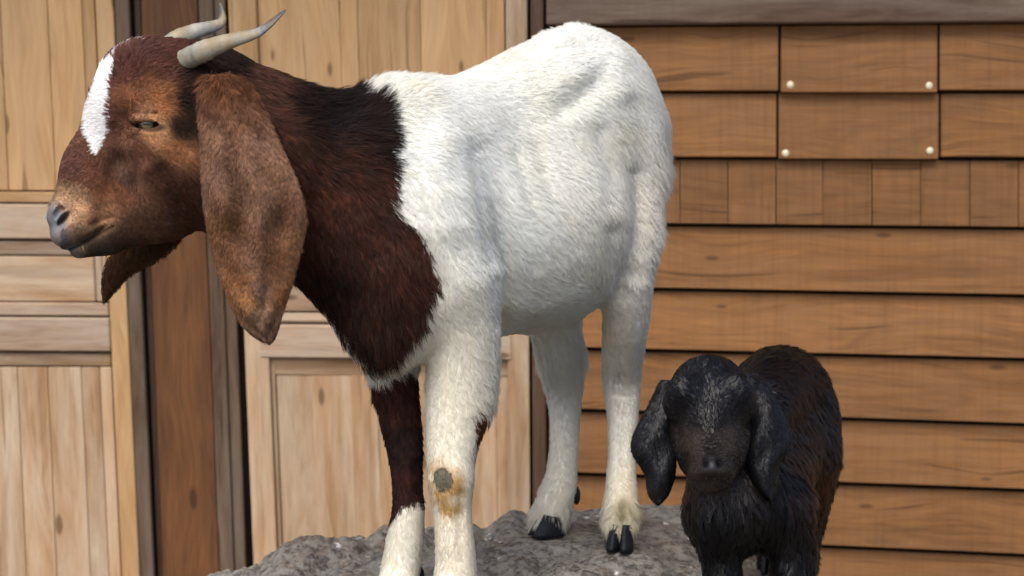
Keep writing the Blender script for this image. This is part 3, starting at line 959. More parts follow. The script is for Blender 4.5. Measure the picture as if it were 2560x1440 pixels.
def goat_colour(p, soften=9.0):
    px, py, d = topix(p)
    j1 = (fbm(p, 60, 2) - 0.5) * 2 * soften * 2.2 + rng.normal(0, soften * 0.45, len(p))
    j2 = (fbm(p + 7.7, 60, 2) - 0.5) * 2 * soften * 2.2 + rng.normal(0, soften * 0.45, len(p))
    qx, qy = px + j1, py + j2
    br = inpoly(qx, qy, BROWN)
    fl = inpoly(qx, qy, FARLEG) & (d > 2.832) & (py > 900)
    c = idw(px, py, WHITES_L)
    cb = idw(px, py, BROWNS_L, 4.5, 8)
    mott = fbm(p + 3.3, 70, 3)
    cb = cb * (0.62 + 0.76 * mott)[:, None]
    red = np.clip((fbm(p + 9.1, 38, 2) - 0.5) * 3.2, 0, 1)[:, None]
    red = red * (px > 520)[:, None]
    fine = np.clip((vnoise(p + 5.5, 230) - 0.62) * 4, 0, 1)[:, None] * (px > 620)[:, None] * (py > 330)[:, None]
    cb = cb * (1 + red * np.array([0.35, 0.16, 0.05]) + fine * np.array([1.3, 0.7, 0.35]))
    dark = br | fl
    st_ = np.clip((fbm(p + 12.3, 9, 3) - 0.54) * 4, 0, 1)[:, None] * 0.35 + np.clip((fbm(p + 17.3, 34, 2) - 0.6) * 4, 0, 1)[:, None] * 0.2
    c = c * (1 - st_ * np.array([0.10, 0.15, 0.34]))
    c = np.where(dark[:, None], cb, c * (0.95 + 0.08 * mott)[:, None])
    near = ((p - HC) @ HW) > -0.030
    bl = (inpoly(px + j1 * 0.42, py + j2 * 0.42, BLAZE) | (inpoly(px + j1, py + j2, CREST) & (rng.random(len(p)) < 0.45))) & near & (py < 400)
    c = np.where(bl[:, None], S((240, 240, 238)), c)
    # callus on the near knee and the tan stain round it
    e1 = ((px - 1107) / 25) ** 2 + ((py - 1197) / 31) ** 2 + (mott - 0.5) * 0.8
    e2 = ((px - 1112) / 52) ** 2 + ((py - 1205) / 60) ** 2 + (mott - 0.5) * 1.6
    e3 = ((px - 1125) / 34) ** 2 + ((py - 1265) / 45) ** 2 + (mott - 0.5) * 1.6
    nl = d < 2.86
    ring = np.clip(1.25 - np.minimum(e2, e3 + 0.25), 0, 1)[:, None] * (nl & ~br & (py > 1100))[:, None]
    c = c * (1 - ring * 0.9) + S((184, 146, 84)) * ring * 0.9
    c = np.where((e1 < 1)[:, None] & nl[:, None], S((96, 92, 78)) * (0.5 + mott)[:, None], c)
    # brown tufts on the back edge of the near fore leg
    tf = inpoly(qx, qy, [(1196, 1030), (1240, 1030), (1225, 1160), (1184, 1165)]) & nl
    c = np.where(tf[:, None], S((92, 58, 38)), c)
    # dirt in the cleft of the near hind hoof, crease on the hock
    g1 = np.clip(1.2 - ((px - 1555) / 22) ** 2 - ((py - 1272) / 36) ** 2, 0, 1)[:, None]
    c = c * (1 - 0.6 * g1) + S((122, 108, 58)) * 0.6 * g1
    return c, px, py, d, dark, bl

def bare_mask(px, py, p):
    """nose leather, lips, callus: no hair"""
    w = (p - HC) @ HW / HS
    nose = (((px - 136) / 32) ** 2 + ((py - 546) / 34) ** 2 < 1) | ((py > 570) & (px < 150) & (py < 650))
    eye = (((px - 379) / 44) ** 2 + ((py - 317) / 15) ** 2 < 1) & (w > 40)
    my = np.interp(px, [150, 200, 240, 280], [634, 612, 590, 564])
    nose = nose | ((np.abs(py - my) < 6) & (px < 285) & (px > 130) & (py > 540)) | ((((px - 156) / 24) ** 2 + ((py - 545) / 24) ** 2) < 1)
    return nose | eye

skin = skin_mat("goat_skin")
body = mesh_obj("body", gV, gQ, skin, goat, True, GO)
bc, bpx, bpy_, bd, bdark, bbl = goat_colour(gV, 3.0)
w_ = (gV - HC) @ HW / HS
lid = np.clip(1.35 - (((bpx - 380) / 42) ** 2 + ((bpy_ - 319) / 13) ** 2), 0, 1) * (np.abs(w_) > 40)
bc = bc * (1 - lid[:, None] * 0.85)
duct = np.clip(1.3 - np.abs((bpy_ - 324) * 0.84 - (352 - bpx) * 0.53) / 7.0, 0, 1) * ((bpx < 352) & (bpx > 308)) * (np.abs(w_) > 40)
bc = bc * (1 - duct[:, None] * 0.8)
nl_ = np.clip(1.6 - (((bpx - 158) * 0.75 + (bpy_ - 545) * 0.66) / 8.5) ** 2 - (((bpx - 158) * 0.66 - (bpy_ - 545) * 0.75) / 22) ** 2, 0, 1)
bc = bc * (1 - 0.96 * np.clip(nl_ * 1.3, 0, 1)[:, None])
my_ = np.interp(bpx, [150, 200, 240, 280], [634, 612, 590, 564])
ml_ = np.clip(1.4 - np.abs(bpy_ - my_) / 6.0, 0, 1) * ((bpx > 140) & (bpx < 285) & (bpy_ < 660) & (bpy_ > 540))
bc = bc * (1 - 0.85 * ml_[:, None])
wet_ = np.clip(1.4 - ((bpx - 138) / 34) ** 2 - ((bpy_ - 560) / 60) ** 2, 0, 1) * (bpx < 185) * (1 - np.clip(nl_ * 1.3, 0, 1))
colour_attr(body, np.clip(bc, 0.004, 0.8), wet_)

FLOW = [(300, 110, -0.2, -1.0), (400, 120, 0.8, -0.5), (260, 200, -0.7, -0.7), (290, 230, -0.9, -0.2), (230, 330, -0.9, 0.1), (200, 420, -0.8, 0.3), (170, 500, -0.6, 0.6), (330, 200, 0.3, -0.9),
        (430, 200, 0.9, -0.2), (380, 260, 0.9, 0.1), (400, 350, 0.8, 0.5), (320, 430, 0.3, 0.9), (400, 450, 0.7, 0.7), (300, 540, 0.6, 0.7), (200, 560, 0.2, 0.9), (460, 540, 0.8, 0.6),
        (470, 300, 0.8, 0.5), (560, 160, 0.9, 0.3), (650, 210, 0.85, 0.45), (650, 350, 0.6, 0.8), (750, 260, 0.95, 0.0), (860, 260, 0.9, -0.4), (950, 240, 0.85, -0.5), (800, 400, 0.5, 0.85),
        (900, 350, 0.8, 0.4), (850, 560, 0.2, 1.0), (960, 500, 0.5, 0.85), (820, 700, 0.1, 1.0), (950, 700, 0.1, 1.0), (1050, 650, 0.2, 1.0), (950, 860, 0.1, 1.0), (870, 860, 0.1, 1.0),
        (1000, 200, 0.85, -0.5), (1090, 200, 0.9, -0.2), (1050, 300, 0.8, 0.5), (1200, 300, 0.8, 0.6), (1300, 200, 0.85, -0.1), (1300, 130, 0.8, -0.3), (1400, 150, 0.7, -0.2), (1440, 70, -0.3, -0.9),
        (1360, 85, -0.6, -0.6), (1520, 110, 0.7, -0.1), (1600, 200, 0.6, 0.7), (1650, 350, 0.3, 0.95), (1500, 300, 0.5, 0.8), (1400, 400, 0.65, 0.75), (1150, 500, 0.5, 0.85), (1250, 500, 0.55, 0.8),
        (1350, 600, 0.6, 0.75), (1450, 600, 0.45, 0.85), (1550, 500, 0.2, 1.0), (1300, 780, 0.7, 0.5), (1420, 760, 0.8, 0.3), (1560, 650, 0.15, 1.0), (1640, 600, 0.1, 1.0), (1100, 760, 0.3, 0.95),
        (1200, 850, 0.3, 0.95), (1150, 950, 0.15, 1.0), (1230, 980, 0.4, 0.9), (1120, 1100, 0.1, 1.0), (1130, 1300, 0.0, 1.0), (1000, 1000, 0.05, 1.0), (1000, 1300, 0.0, 1.0), (1400, 900, 0.05, 1.0),
        (1330, 900, -0.1, 1.0), (1410, 1100, 0.0, 1.0), (1370, 1260, -0.3, 0.95), (1555, 900, 0.0, 1.0), (1555, 1100, 0.0, 1.0), (1550, 1280, 0.0, 1.0)]

LEN = [(350, 95, .013), (420, 130, .010), (300, 200, .009), (250, 250, .010), (200, 430, .006), (180, 520, .003), (380, 300, .004), (400, 430, .008), (300, 540, .007), (240, 620, .005), (460, 520, .011),
       (470, 250, .012), (560, 160, .016), (650, 260, .018), (760, 250, .024), (880, 250, .032), (960, 215, .034), (1030, 200, .026), (1150, 190, .016), (850, 450, .022), (950, 500, .024), (850, 680, .024),
       (950, 800, .030), (1000, 880, .030), (870, 850, .030), (1100, 350, .020), (1250, 450, .022), (1350, 160, .020), (1440, 70, .034), (1400, 80, .028), (1520, 110, .020), (1600, 300, .022), (1650, 420, .028),
       (1640, 580, .028), (1450, 250, .024), (1400, 500, .024), (1350, 760, .028), (1550, 600, .024), (1150, 700, .024), (1150, 900, .024), (1240, 980, .026), (1130, 1120, .015), (1120, 1300, .012), (1140, 1420, .016),
       (1000, 1000, .018), (1010, 1200, .010), (1000, 1400, .016), (1400, 880, .028), (1340, 900, .028), (1410, 1080, .012), (1380, 1260, .020), (1340, 1280, .020), (1560, 850, .018), (1556, 1080, .011), (1553, 1270, .016)]

def goat_coat(count):
    px, py, d = topix(gV)
    toward = -(gN * (gV - CAM) / np.linalg.norm(gV - CAM, axis=1, keepdims=True)).sum(1)
    head = (px < 520) & (py < 680)
    wt = np.where(toward > -0.25, 1.0, 0.35) * np.where(head, 2.1, 1.0)
    wt = np.where((px > 800) & (px < 1060) & (py < 300), wt * 1.3, wt)
    wt = np.where(py > 1480, 0.3 * wt, wt)
    p, n = sample_surface(gV, gQ, gN, count, wt)
    c, px, py, d, dark, bl = goat_colour(p)
    ok = ~bare_mask(px, py, p)
    p, n, c, px, py, dark, bl = p[ok], n[ok], c[ok], px[ok], py[ok], dark[ok], bl[ok]
    fl = idw(px, py, FLOW, 4)
    flow = CR * fl[:, :1] - CU * fl[:, 1:2] - BF * 0.25 * (px > 700)[:, None]
    # small swirls
    flow = flow + (np.stack([fbm(p + k * 5.1, 22, 2) for k in range(3)], 1) - 0.5) * 0.6
    L = idw(px, py, LEN, 4)[:, 0]
    lift = np.full(len(p), 0.30)
    cal = np.clip(1.3 - ((px - 1107) / 30) ** 2 - ((py - 1197) / 36) ** 2, 0, 1) * (py > 1100)
    L = L * (1 - 0.72 * cal)
    L = L * np.where(dark, 0.85, 0.58)
    ruff = ((px > 730) & (px < 1060) & (py < 290)) | ((py < 120) & (px > 1330))
    rf = np.clip(1.2 - ((px - 930) / 190) ** 4 - np.maximum(0, (py - 225) / 60) ** 2, 0, 1) * (py < 330) + np.clip(1.2 - ((px - 1425) / 85) ** 2 - np.maximum(0, (py - 85) / 35) ** 2, 0, 1)
    rf = np.clip(rf, 0, 1)
    lift = lift + 0.28 * rf
    frg = sum(np.exp(-((px - a) / r) ** 2 - ((py - b) / (r * 1.4)) ** 2) for a, b, r in ((1240, 1000, 45), (1330, 900, 40), (1645, 570, 45), (1660, 420, 40), (950, 890, 60), (1455, 880, 30)))
    frg = np.clip(frg, 0, 1)
    lift = lift + 0.22 * frg
    L = L * (1 + 0.8 * frg)
    pas = np.clip((py - 1240) / 30, 0, 1) * (px > 1300)
    lift = lift + 0.25 * pas
    L = L * (1 + 0.9 * pas)
    lift = np.where((px < 520) & (py < 660), 0.36, lift)
    L = L * (1 + 0.05 * rf)
    lift = np.where(bl, 0.32, lift)
    rad = np.where((px < 520) & (py < 680), 0.00024, 0.00028)
    grow("coat", body, coat_m, p, n, flow, L, lift, c, rad, origin=GO, clump=0.38, jitter=0.22, tone=np.where(dark & ~bl, 1.25, 0.34))

coat_m = hair_mat("goat_coat")
QUICK = 1.0
goat_coat(int(470000 * QUICK))

# ---- ears
def ear_mesh(rows, depth_fn, thick=0.006, ns=22, sub=3):
    """rows (y, x left, x right); depth_fn(t, s) -> depth along the optical axis; a closed leaf with rounded rim"""
    rows = np.asarray(rows, float)
    tt = np.linspace(0, 1, len(rows)); t2 = np.linspace(0, 1, len(rows) * sub)
    R = np.stack([np.interp(t2, tt, rows[:, k]) for k in range(3)], 1)
    for it in range(2):
        R[1:-1] = 0.25 * R[:-2] + 0.5 * R[1:-1] + 0.25 * R[2:]
    nt = len(R)
    front, back, st = [], [], []
    for i in range(nt):
        for k in range(ns):
            a = k / (ns - 1) * math.pi
            s = -math.cos(a)
            x = (R[i, 1] + R[i, 2]) / 2 + s * (R[i, 2] - R[i, 1]) / 2
            d = depth_fn(t2[i], s)
            h = thick * 0.5 * (0.35 + 0.65 * math.sqrt(max(0, 1 - s * s))) * (1.0 if 0 < i < nt - 1 else 0.35)
            front.append(P(x, R[i, 0], d - h)); back.append(P(x, R[i, 0], d + h)); st.append((t2[i], s))
    V = np.array(front + back); off = nt * ns
    Q = []
    for i in range(nt - 1):
        for k in range(ns - 1):
            a = i * ns + k
            Q.append((a, a + ns, a + ns + 1, a + 1))
            Q.append((off + a, off + a + 1, off + a + ns + 1, off + a + ns))
        for a, r in ((i * ns, 0), (i * ns + ns - 1, 1)):
            q = (a, off + a, off + a + ns, a + ns)
            Q.append(q if not r else q[::-1])
    for i, r in ((0, 0), (nt - 1, 1)):
        for k in range(ns - 1):
            a = i * ns + k
            q = (a, a + 1, off + a + 1, off + a)
            Q.append(q if not r else q[::-1])
    return V, np.array(Q), np.array(st + st)

EAR = [(186, 520, 585), (205, 503, 612), (235, 499, 636), (270, 499, 655), (310, 500, 674), (350, 501, 694), (400, 503, 719), (450, 505, 741), (500, 508, 758), (545, 514, 768),
       (600, 524, 758), (650, 537, 745), (700, 554, 732), (750, 572, 717), (790, 590, 703), (820, 612, 695), (840, 636, 689), (852, 656, 680)]
def ear_depth(t, s):
    d = 2.622 - 0.030 * math.sin(min(1, t * 1.6) * math.pi / 2) + 0.018 * t
    d += 0.020 * s * s * (0.5 + t * (1 - t) * 2.0)
    # long fold down the leaf, hollows either side, a nick near the tip
    c1 = -0.30 + 0.22 * (t - 0.4)
    d += 0.026 * math.exp(-((s - c1 - 0.02) / 0.13) ** 2) * math.exp(-((t - 0.47) / 0.13) ** 2)
    d -= 0.010 * math.exp(-((s - c1 - 0.30) / 0.20) ** 2) * math.exp(-((t - 0.45) / 0.22) ** 2)
    d -= 0.009 * math.exp(-((s - c1 + 0.35) / 0.20) ** 2) * math.exp(-((t - 0.50) / 0.10) ** 2)
    d += 0.018 * math.exp(-((s - 0.50) / 0.22) ** 2) * math.exp(-((t - 0.55) / 0.09) ** 2)
    d += 0.007 * math.exp(-((s - 0.25) / 0.10) ** 2) * math.exp(-((t - 0.72) / 0.10) ** 2)
    d -= 0.007 * math.exp(-((s - 0.35) / 0.20) ** 2) * math.exp(-((t - 0.83) / 0.035) ** 2)
    d -= 0.006 * math.exp(-((s + 0.45) / 0.30) ** 2) * math.exp(-((t - 0.80) / 0.05) ** 2)
    d += 0.0022 * math.sin(t * 23 + s * 3.1) * math.sin(s * 5.3 + t * 11) + 0.0015 * math.sin(t * 41 - s * 7)
    d += 0.012 * math.exp(-(t / 0.10) ** 2)
    return d
EARC = [(540, 210, 108, 66, 42), (600, 215, 100, 58, 34), (560, 260, 128, 84, 58), (620, 290, 138, 92, 66), (540, 340, 150, 106, 80), (640, 380, 152, 108, 84), (560, 440, 138, 98, 76), (700, 440, 158, 112, 82),
        (575, 560, 104, 66, 40), (640, 520, 150, 108, 82), (720, 540, 116, 76, 54), (560, 620, 140, 94, 64), (640, 640, 140, 98, 74), (690, 640, 118, 74, 46), (735, 600, 140, 96, 66), (590, 700, 148, 96, 60),  # darker anchors put the shade of the ear's hollows into the hair colour
        (650, 730, 128, 96, 78), (620, 745, 168, 112, 66), (700, 740, 150, 98, 60), (650, 790, 140, 104, 80), (670, 840, 120, 84, 64)]
EARC_L = [(x, y, *(S((r, g, b)) * np.array([0.84, 0.97, 1.10]))) for x, y, r, g, b in EARC]
FAREAR = [(330, 458, 520), (380, 440, 530), (430, 415, 530), (480, 390, 520), (520, 360, 500), (560, 330, 480), (590, 305, 458), (620, 284, 434), (640, 274, 412), (660, 264, 380), (680, 258, 338), (700, 256, 312), (725, 255, 293), (742, 257, 276), (752, 259, 266)]
def farear_depth(t, s):
    return 2.83 - 0.05 * math.sin(t * math.pi * 0.8) + 0.012 * s * s - 0.035 * t
ear_m = skin_mat("goat_ear_skin", 0.85)
ear_coat_m = hair_mat("goat_ear_coat", 0.5, 0.35, 0.7, 0.2)
def make_ear(rows, dfn, anchors, count, lab, dim=1.0):
    V, Q, st = ear_mesh(rows, dfn)
    N = vnormals(V, Q)
    c0 = V.mean(0)
    o = mesh_obj("ear", V, Q, ear_m, goat, True, c0)
    o["label"] = lab
    def colr(p):
        px, py, d = topix(p)
        c = idw(px, py, anchors, 3.0, 12) * dim
        return c * (0.84 + 0.30 * fbm(p + 1.7, 45, 3))[:, None], px, py
    c, _, _ = colr(V)
    rim = np.clip((np.abs(st[:, 1]) - 0.93) / 0.07, 0, 1)[:, None]  # lighter rim colour stands in for light through the thin edge
    colour_attr(o, c * 0.8 * (1 - 0.5 * rim) + rim * 0.5 * S((190, 140, 100)) * dim)
    p, n = sample_surface(V, Q, N, int(count * QUICK))
    c, px, py = colr(p)
    fl = np.stack([0.15 + 0 * px, np.ones(len(px))], 1)
    flow = CR * fl[:, :1] - CU * fl[:, 1:2] + rng.normal(0, 0.15, (len(p), 3))
    L = np.interp(py, [180, 250, 340, 860], [0.022, 0.016, 0.0085, 0.0075])
    grow("ear_coat", o, ear_coat_m, p, n, flow, L, np.full(len(p), 0.30), c, 0.00030, origin=c0, clump=0.45, jitter=0.35, segs=3, tone=1.4)
    return o
make_ear(EAR, ear_depth, EARC_L, 70000, "long drooping tan brown ear on the near side")
make_ear(FAREAR, farear_depth, [(x, y, *S((r, g, b))) for x, y, r, g, b in [(300, 620, 78, 52, 34), (265, 740, 70, 46, 30), (400, 640, 70, 48, 30), (450, 500, 90, 60, 40)]], 12000, "dark ear hanging below the jaw on the far side")

# ---- horns
def horn(points, lab, twist=0.0, flat=0.6):
    """points (px, py, depth, r across, flat ratio): a tapering ridged horn"""
    A = np.array([[*P(x, y, d), r * d / FPX, fl] for x, y, d, r, fl in points])
    n = 48
    tt = np.linspace(0, 1, len(A)); t2 = np.linspace(0, 1, n)
    E = np.vstack([2 * A[0] - A[1], A, 2 * A[-1] - A[-2]])
    C = []
    for t in t2:
        f = t * (len(A) - 1); i = min(int(f), len(A) - 2); u = f - i
        p0, p1, p2, p3 = E[i:i + 4]
        C.append(0.5 * (2 * p1 + (p2 - p0) * u + (2 * p0 - 5 * p1 + 4 * p2 - p3) * u * u + (3 * p1 - p0 - 3 * p2 + p3) * u ** 3))
    C = np.array(C)
    V, Q = [], []
    m = 20
    for i in range(n):
        tg = C[min(i + 1, n - 1), :3] - C[max(i - 1, 0), :3]; tg /= np.linalg.norm(tg)
        a = np.cross(tg, CF); a /= np.linalg.norm(a); b = np.cross(a, tg)
        ph = twist * t2[i]
        r = max(C[i, 3] * 0.80, 0.0006) * (1 + 0.03 * math.sin(i * 2.1) * (1 - t2[i]) + 0.02 * math.sin(i * 0.9))
        for k in range(m):
            th = 2 * math.pi * k / m
            x, y = math.cos(th) * r, math.sin(th) * r * max(C[i, 4], 0.25)
            V.append(C[i, :3] + a * (x * math.cos(ph) - y * math.sin(ph)) + b * (x * math.sin(ph) + y * math.cos(ph)))
    for i in range(n - 1):
        for k in range(m):
            Q.append((i * m + k, i * m + (k + 1) % m, (i + 1) * m + (k + 1) % m, (i + 1) * m + k))
    V.append(C[-1, :3]); e = len(V) - 1
    for k in range(m):
        Q.append(((n - 1) * m + k, (n - 1) * m + (k + 1) % m, e))
    V = np.array(V)
    c0 = C[0, :3]
    o = mesh_obj("horn", V, Q, horn_m, goat, True, c0)
    ring = np.append(np.repeat(t2, m), 1.0)
    rg = np.clip(np.sin(ring * 95 + 3 * fbm(V + 6.1, 40, 2)) * 2 - 0.9, 0, 1) * (ring < 0.75); nz = fbm(V, 60, 3); nz2 = fbm(V + 4.4, 160, 2)
    base, mid, tip = S((150, 145, 130)), S((138, 139, 136)), S((56, 60, 65))
    c = np.where(ring[:, None] < 0.6, base + (mid - base) * (ring[:, None] / 0.6), mid + (tip - mid) * np.clip((ring[:, None] - 0.6) / 0.18, 0, 1))
    c = c * (0.45 + 0.9 * nz)[:, None] * (0.7 + 0.5 * nz2)[:, None]
    c = c * (1 - 0.22 * rg * fbm(V + 2.6, 50, 2) * 1.6)[:, None]
    stain = np.clip((fbm(V + 8.8, 35, 2) - 0.52) * 5, 0, 1)[:, None]
    c = c * (1 - stain * 0.7) + stain * 0.7 * S((128, 112, 78))
    colour_attr(o, c)
    o["label"] = lab
    return o
hm = NT("horn")
at = hm.node("ShaderNodeAttribute", attribute_name="coat")
tc = hm.node("ShaderNodeTexCoord")
hm.link(at.outputs["Color"], hm.b.inputs["Base Color"])
hm.b.inputs["Roughness"].default_value = 0.5
hm.b.inputs["Specular IOR Level"].default_value = 0.4
hm.bump(hm.noise(tc.outputs["Object"], 180, 5, 0.65), 0.5, 0.0015)
horn_m = hm.m
HB = HD - 0.045
horn([(452, 156, HB + 0.035, 34, 0.8), (500, 132, HB, 35, 0.8), (545, 113, HB - 0.012, 30, 0.75), (595, 97, HB - 0.022, 24, 0.7), (640, 84, HB - 0.03, 19, 0.6), (668, 66, HB - 0.034, 17, 0.45), (695, 42, HB - 0.037, 15, 0.35), (714, 25, HB - 0.039, 7, 0.35)],
     "pale twisted horn on the near side with a grey tip", 1.1)
HB2 = HD + 0.025
horn([(405, 128, HB2, 34, 0.8), (445, 98, HB2 + 0.006, 31, 0.8), (490, 78, HB2 + 0.014, 25, 0.75), (530, 67, HB2 + 0.022, 20, 0.7), (552, 56, HB2 + 0.028, 16, 0.6), (556, 38, HB2 + 0.032, 12, 0.55), (550, 8, HB2 + 0.036, 4, 0.5)],
     "pale horn on the far side with its tip turned up", 0.4)

# ---- eyes
em = NT("goat_eye")
tc = em.node("ShaderNodeTexCoord")
xyz = em.sep(tc.outputs["Object"])
rad = em.math('SQRT', em.math('ADD', em.math('POWER', xyz[0], 2), em.math('POWER', xyz[2], 2)))
iris = em.ramp(em.math('MULTIPLY', rad, 60.0), [(0.0, S((96, 86, 58))), (0.36, S((118, 106, 74))), (0.46, S((62, 54, 38))), (0.54, S((30, 24, 18))), (1.0, S((26, 22, 20)))])
nz = em.noise(tc.outputs["Object"], 700, 2)
iris = em.mix(em.math('MULTIPLY', nz, 0.4), iris, S((96, 80, 44)))
pm = em.math('MULTIPLY', em.math('LESS_THAN', em.math('ABSOLUTE', xyz[2]), 0.0017), em.math('LESS_THAN', em.math('ABSOLUTE', xyz[0]), 0.0056))
em.link(em.mix(pm, iris, (0.006, 0.007, 0.009)), em.b.inputs["Base Color"])
em.b.inputs["Roughness"].default_value = 0.08
em.b.inputs["Coat Weight"].default_value = 0.6
def eyeball(name, centre, outward, up, r, parent, mat, lab=None):
    bm = bmesh.new()
    bmesh.ops.create_uvsphere(bm, u_segments=28, v_segments=18, radius=r)
    me = bpy.data.meshes.new(name); bm.to_mesh(me); bm.free()
    me.polygons.foreach_set("use_smooth", [True] * len(me.polygons))
    me.materials.append(mat)
    o = bpy.data.objects.new(name, me)
    link(o)
    y = Vector(outward).normalized(); z = (Vector(up) - y * Vector(up).dot(y)).normalized(); x = y.cross(z)
    o.rotation_euler = Matrix((x, y, z)).transposed().to_euler()
    put(o, parent, centre)
    return o
for sd in (1, -1):
    eyeball("eye", Hn(380, 314, 61, sd), HW * sd - HU * 0.15 + HV * 0.1, -HV, 32 * HS, goat, em.m)

# ---- hooves: two claws each
hf = NT("hoof")
tc = hf.node("ShaderNodeTexCoord")
nz = hf.noise(hf.vmath('MULTIPLY', tc.outputs["Object"], (60, 60, 300)), 1.0, 4)
hc_ = hf.ramp(nz, [(0.35, (0.003, 0.004, 0.006)), (0.7, (0.010, 0.012, 0.016))])
hf.link(hc_, hf.b.inputs["Base Color"])
hf.b.inputs["Roughness"].default_value = 0.58
hf.b.inputs["Specular IOR Level"].default_value = 0.25
hf.bump(nz, 0.3, 0.001)
def claw(name, base, fwd, side, length, width, height, parent):
    """base: middle of the sole; fwd: toe direction; flat inside wall, curved outside"""
    fwd = np.array([fwd[0], fwd[1], 0.0]); fwd /= np.linalg.norm(fwd)
    lat = np.cross([0, 0, 1.0], fwd) * side
    V, Q = [], []
    m, lev = 16, 7
    for i in range(lev):
        h = i / (lev - 1)
        for k in range(m):
            th = 2 * math.pi * k / m
            c, s = math.cos(th), math.sin(th)
            x = (abs(c) ** 0.8) * math.copysign(1, c)
            lx = x * length * 0.5 * (1 - 0.30 * h) - length * 0.22 * h * (1 if c > -0.2 else 0.3)
            ly = s * width * 0.5 * (1.0 if s > 0 else 0.55) * (1 - 0.25 * max(0, c) ** 2) * (1.05 - 0.26 * h ** 1.5)
            lz = h * height * (1 - 0.22 * (1 - c) * 0.5 * (h > 0))
            V.append(np.asarray(base) + fwd * lx + lat * ly + np.array([0, 0, lz]))
    for i in range(lev - 1):
        for k in range(m):
            Q.append((i * m + k, i * m + (k + 1) % m, (i + 1) * m + (k + 1) % m, (i + 1) * m + k))
    Q.append(tuple(range(m))[::-1]); Q.append(tuple(range((lev - 1) * m, lev * m)))
    if side < 0:
        Q = [q[::-1] for q in Q]
    c0 = np.asarray(base)
    return mesh_obj(name, V, Q, hf.m, parent, True, c0)
def hoof(px, py, d, fwd, length, width, height, parent, z=None, gap=0.5):
    b = P(px, py, d)
    if z is not None:
        b[2] = z
    f2 = np.array([fwd[0], fwd[1], 0]); f2 /= np.linalg.norm(f2)
    lat = np.cross([0, 0, 1.0], f2)
    for sd in (1, -1):
        claw("hoof_claw", b + lat * sd * width * gap, f2 + lat * sd * 0.08, sd, length, width, height, parent)
    return b
HOOF = []
HOOF.append(hoof(1550, 1372, 3.075, (-0.25, -1.0), 0.052, 0.027, 0.040, goat, None, 0.26))
HOOF.append(hoof(1366, 1338, 3.175, (-0.95, -0.35), 0.058, 0.027, 0.036, goat, None, 0.27))
HOOF.append(hoof(1122, 1560, 2.77, (-0.75, -0.7), 0.064, 0.027, 0.05, goat, 0.395))
HOOF.append(hoof(985, 1520, 2.845, (-0.75, -0.7), 0.062, 0.026, 0.05, goat, 0.395))
def dewclaw(px, py, d, parent, r=0.009):
    bm = bmesh.new()
    bmesh.ops.create_icosphere(bm, subdivisions=2, radius=r)
    for v in bm.verts:
        v.co.z *= 1.7; v.co.x *= 0.75
        if v.co.z < 0:
            v.co.y -= 0.3 * abs(v.co.z)
    me = bpy.data.meshes.new("dewclaw"); bm.to_mesh(me); bm.free()
    me.polygons.foreach_set("use_smooth", [True] * len(me.polygons))
    me.materials.append(hf.m)
    o = bpy.data.objects.new("dewclaw", me); link(o); put(o, parent, P(px, py, d))
for a in ((1441, 1238, 3.235), (1420, 1246, 3.25), (1530, 1240, 3.175), (1580, 1240, 3.17), (1150, 1475, 2.855), (1050, 1440, 2.91)):
    dewclaw(*a, goat)

# ---- bits of straw at the lip
sm = NT("straw"); sm.b.inputs["Base Color"].default_value = (*S((160, 140, 84)), 1); sm.b.inputs["Roughness"].default_value = 0.7
def straw(pts, r=0.0003):
    V, Q = [], []
    pts = [np.asarray(q) for q in pts]
    for i, q in enumerate(pts):
        for k in range(5):
            th = k * 2 * math.pi / 5
            V.append(q + CR * math.cos(th) * r + CF * math.sin(th) * r)
    for i in range(len(pts) - 1):
        for k in range(5):
            Q.append((i * 5 + k, i * 5 + (k + 1) % 5, (i + 1) * 5 + (k + 1) % 5, (i + 1) * 5 + k))
    Q += [(4, 3, 2, 1, 0), tuple(range(len(V) - 5, len(V)))]
    return mesh_obj("straw", V, Q, sm.m, None, True, pts[0])
st_ = straw([Hn(222, 616, 44), Hn(224, 622, 46), Hn(225, 627, 45), Hn(228, 634, 42)])
tag(st_, "tiny pale bit of straw stuck to the white goat's lower lip", "straw")
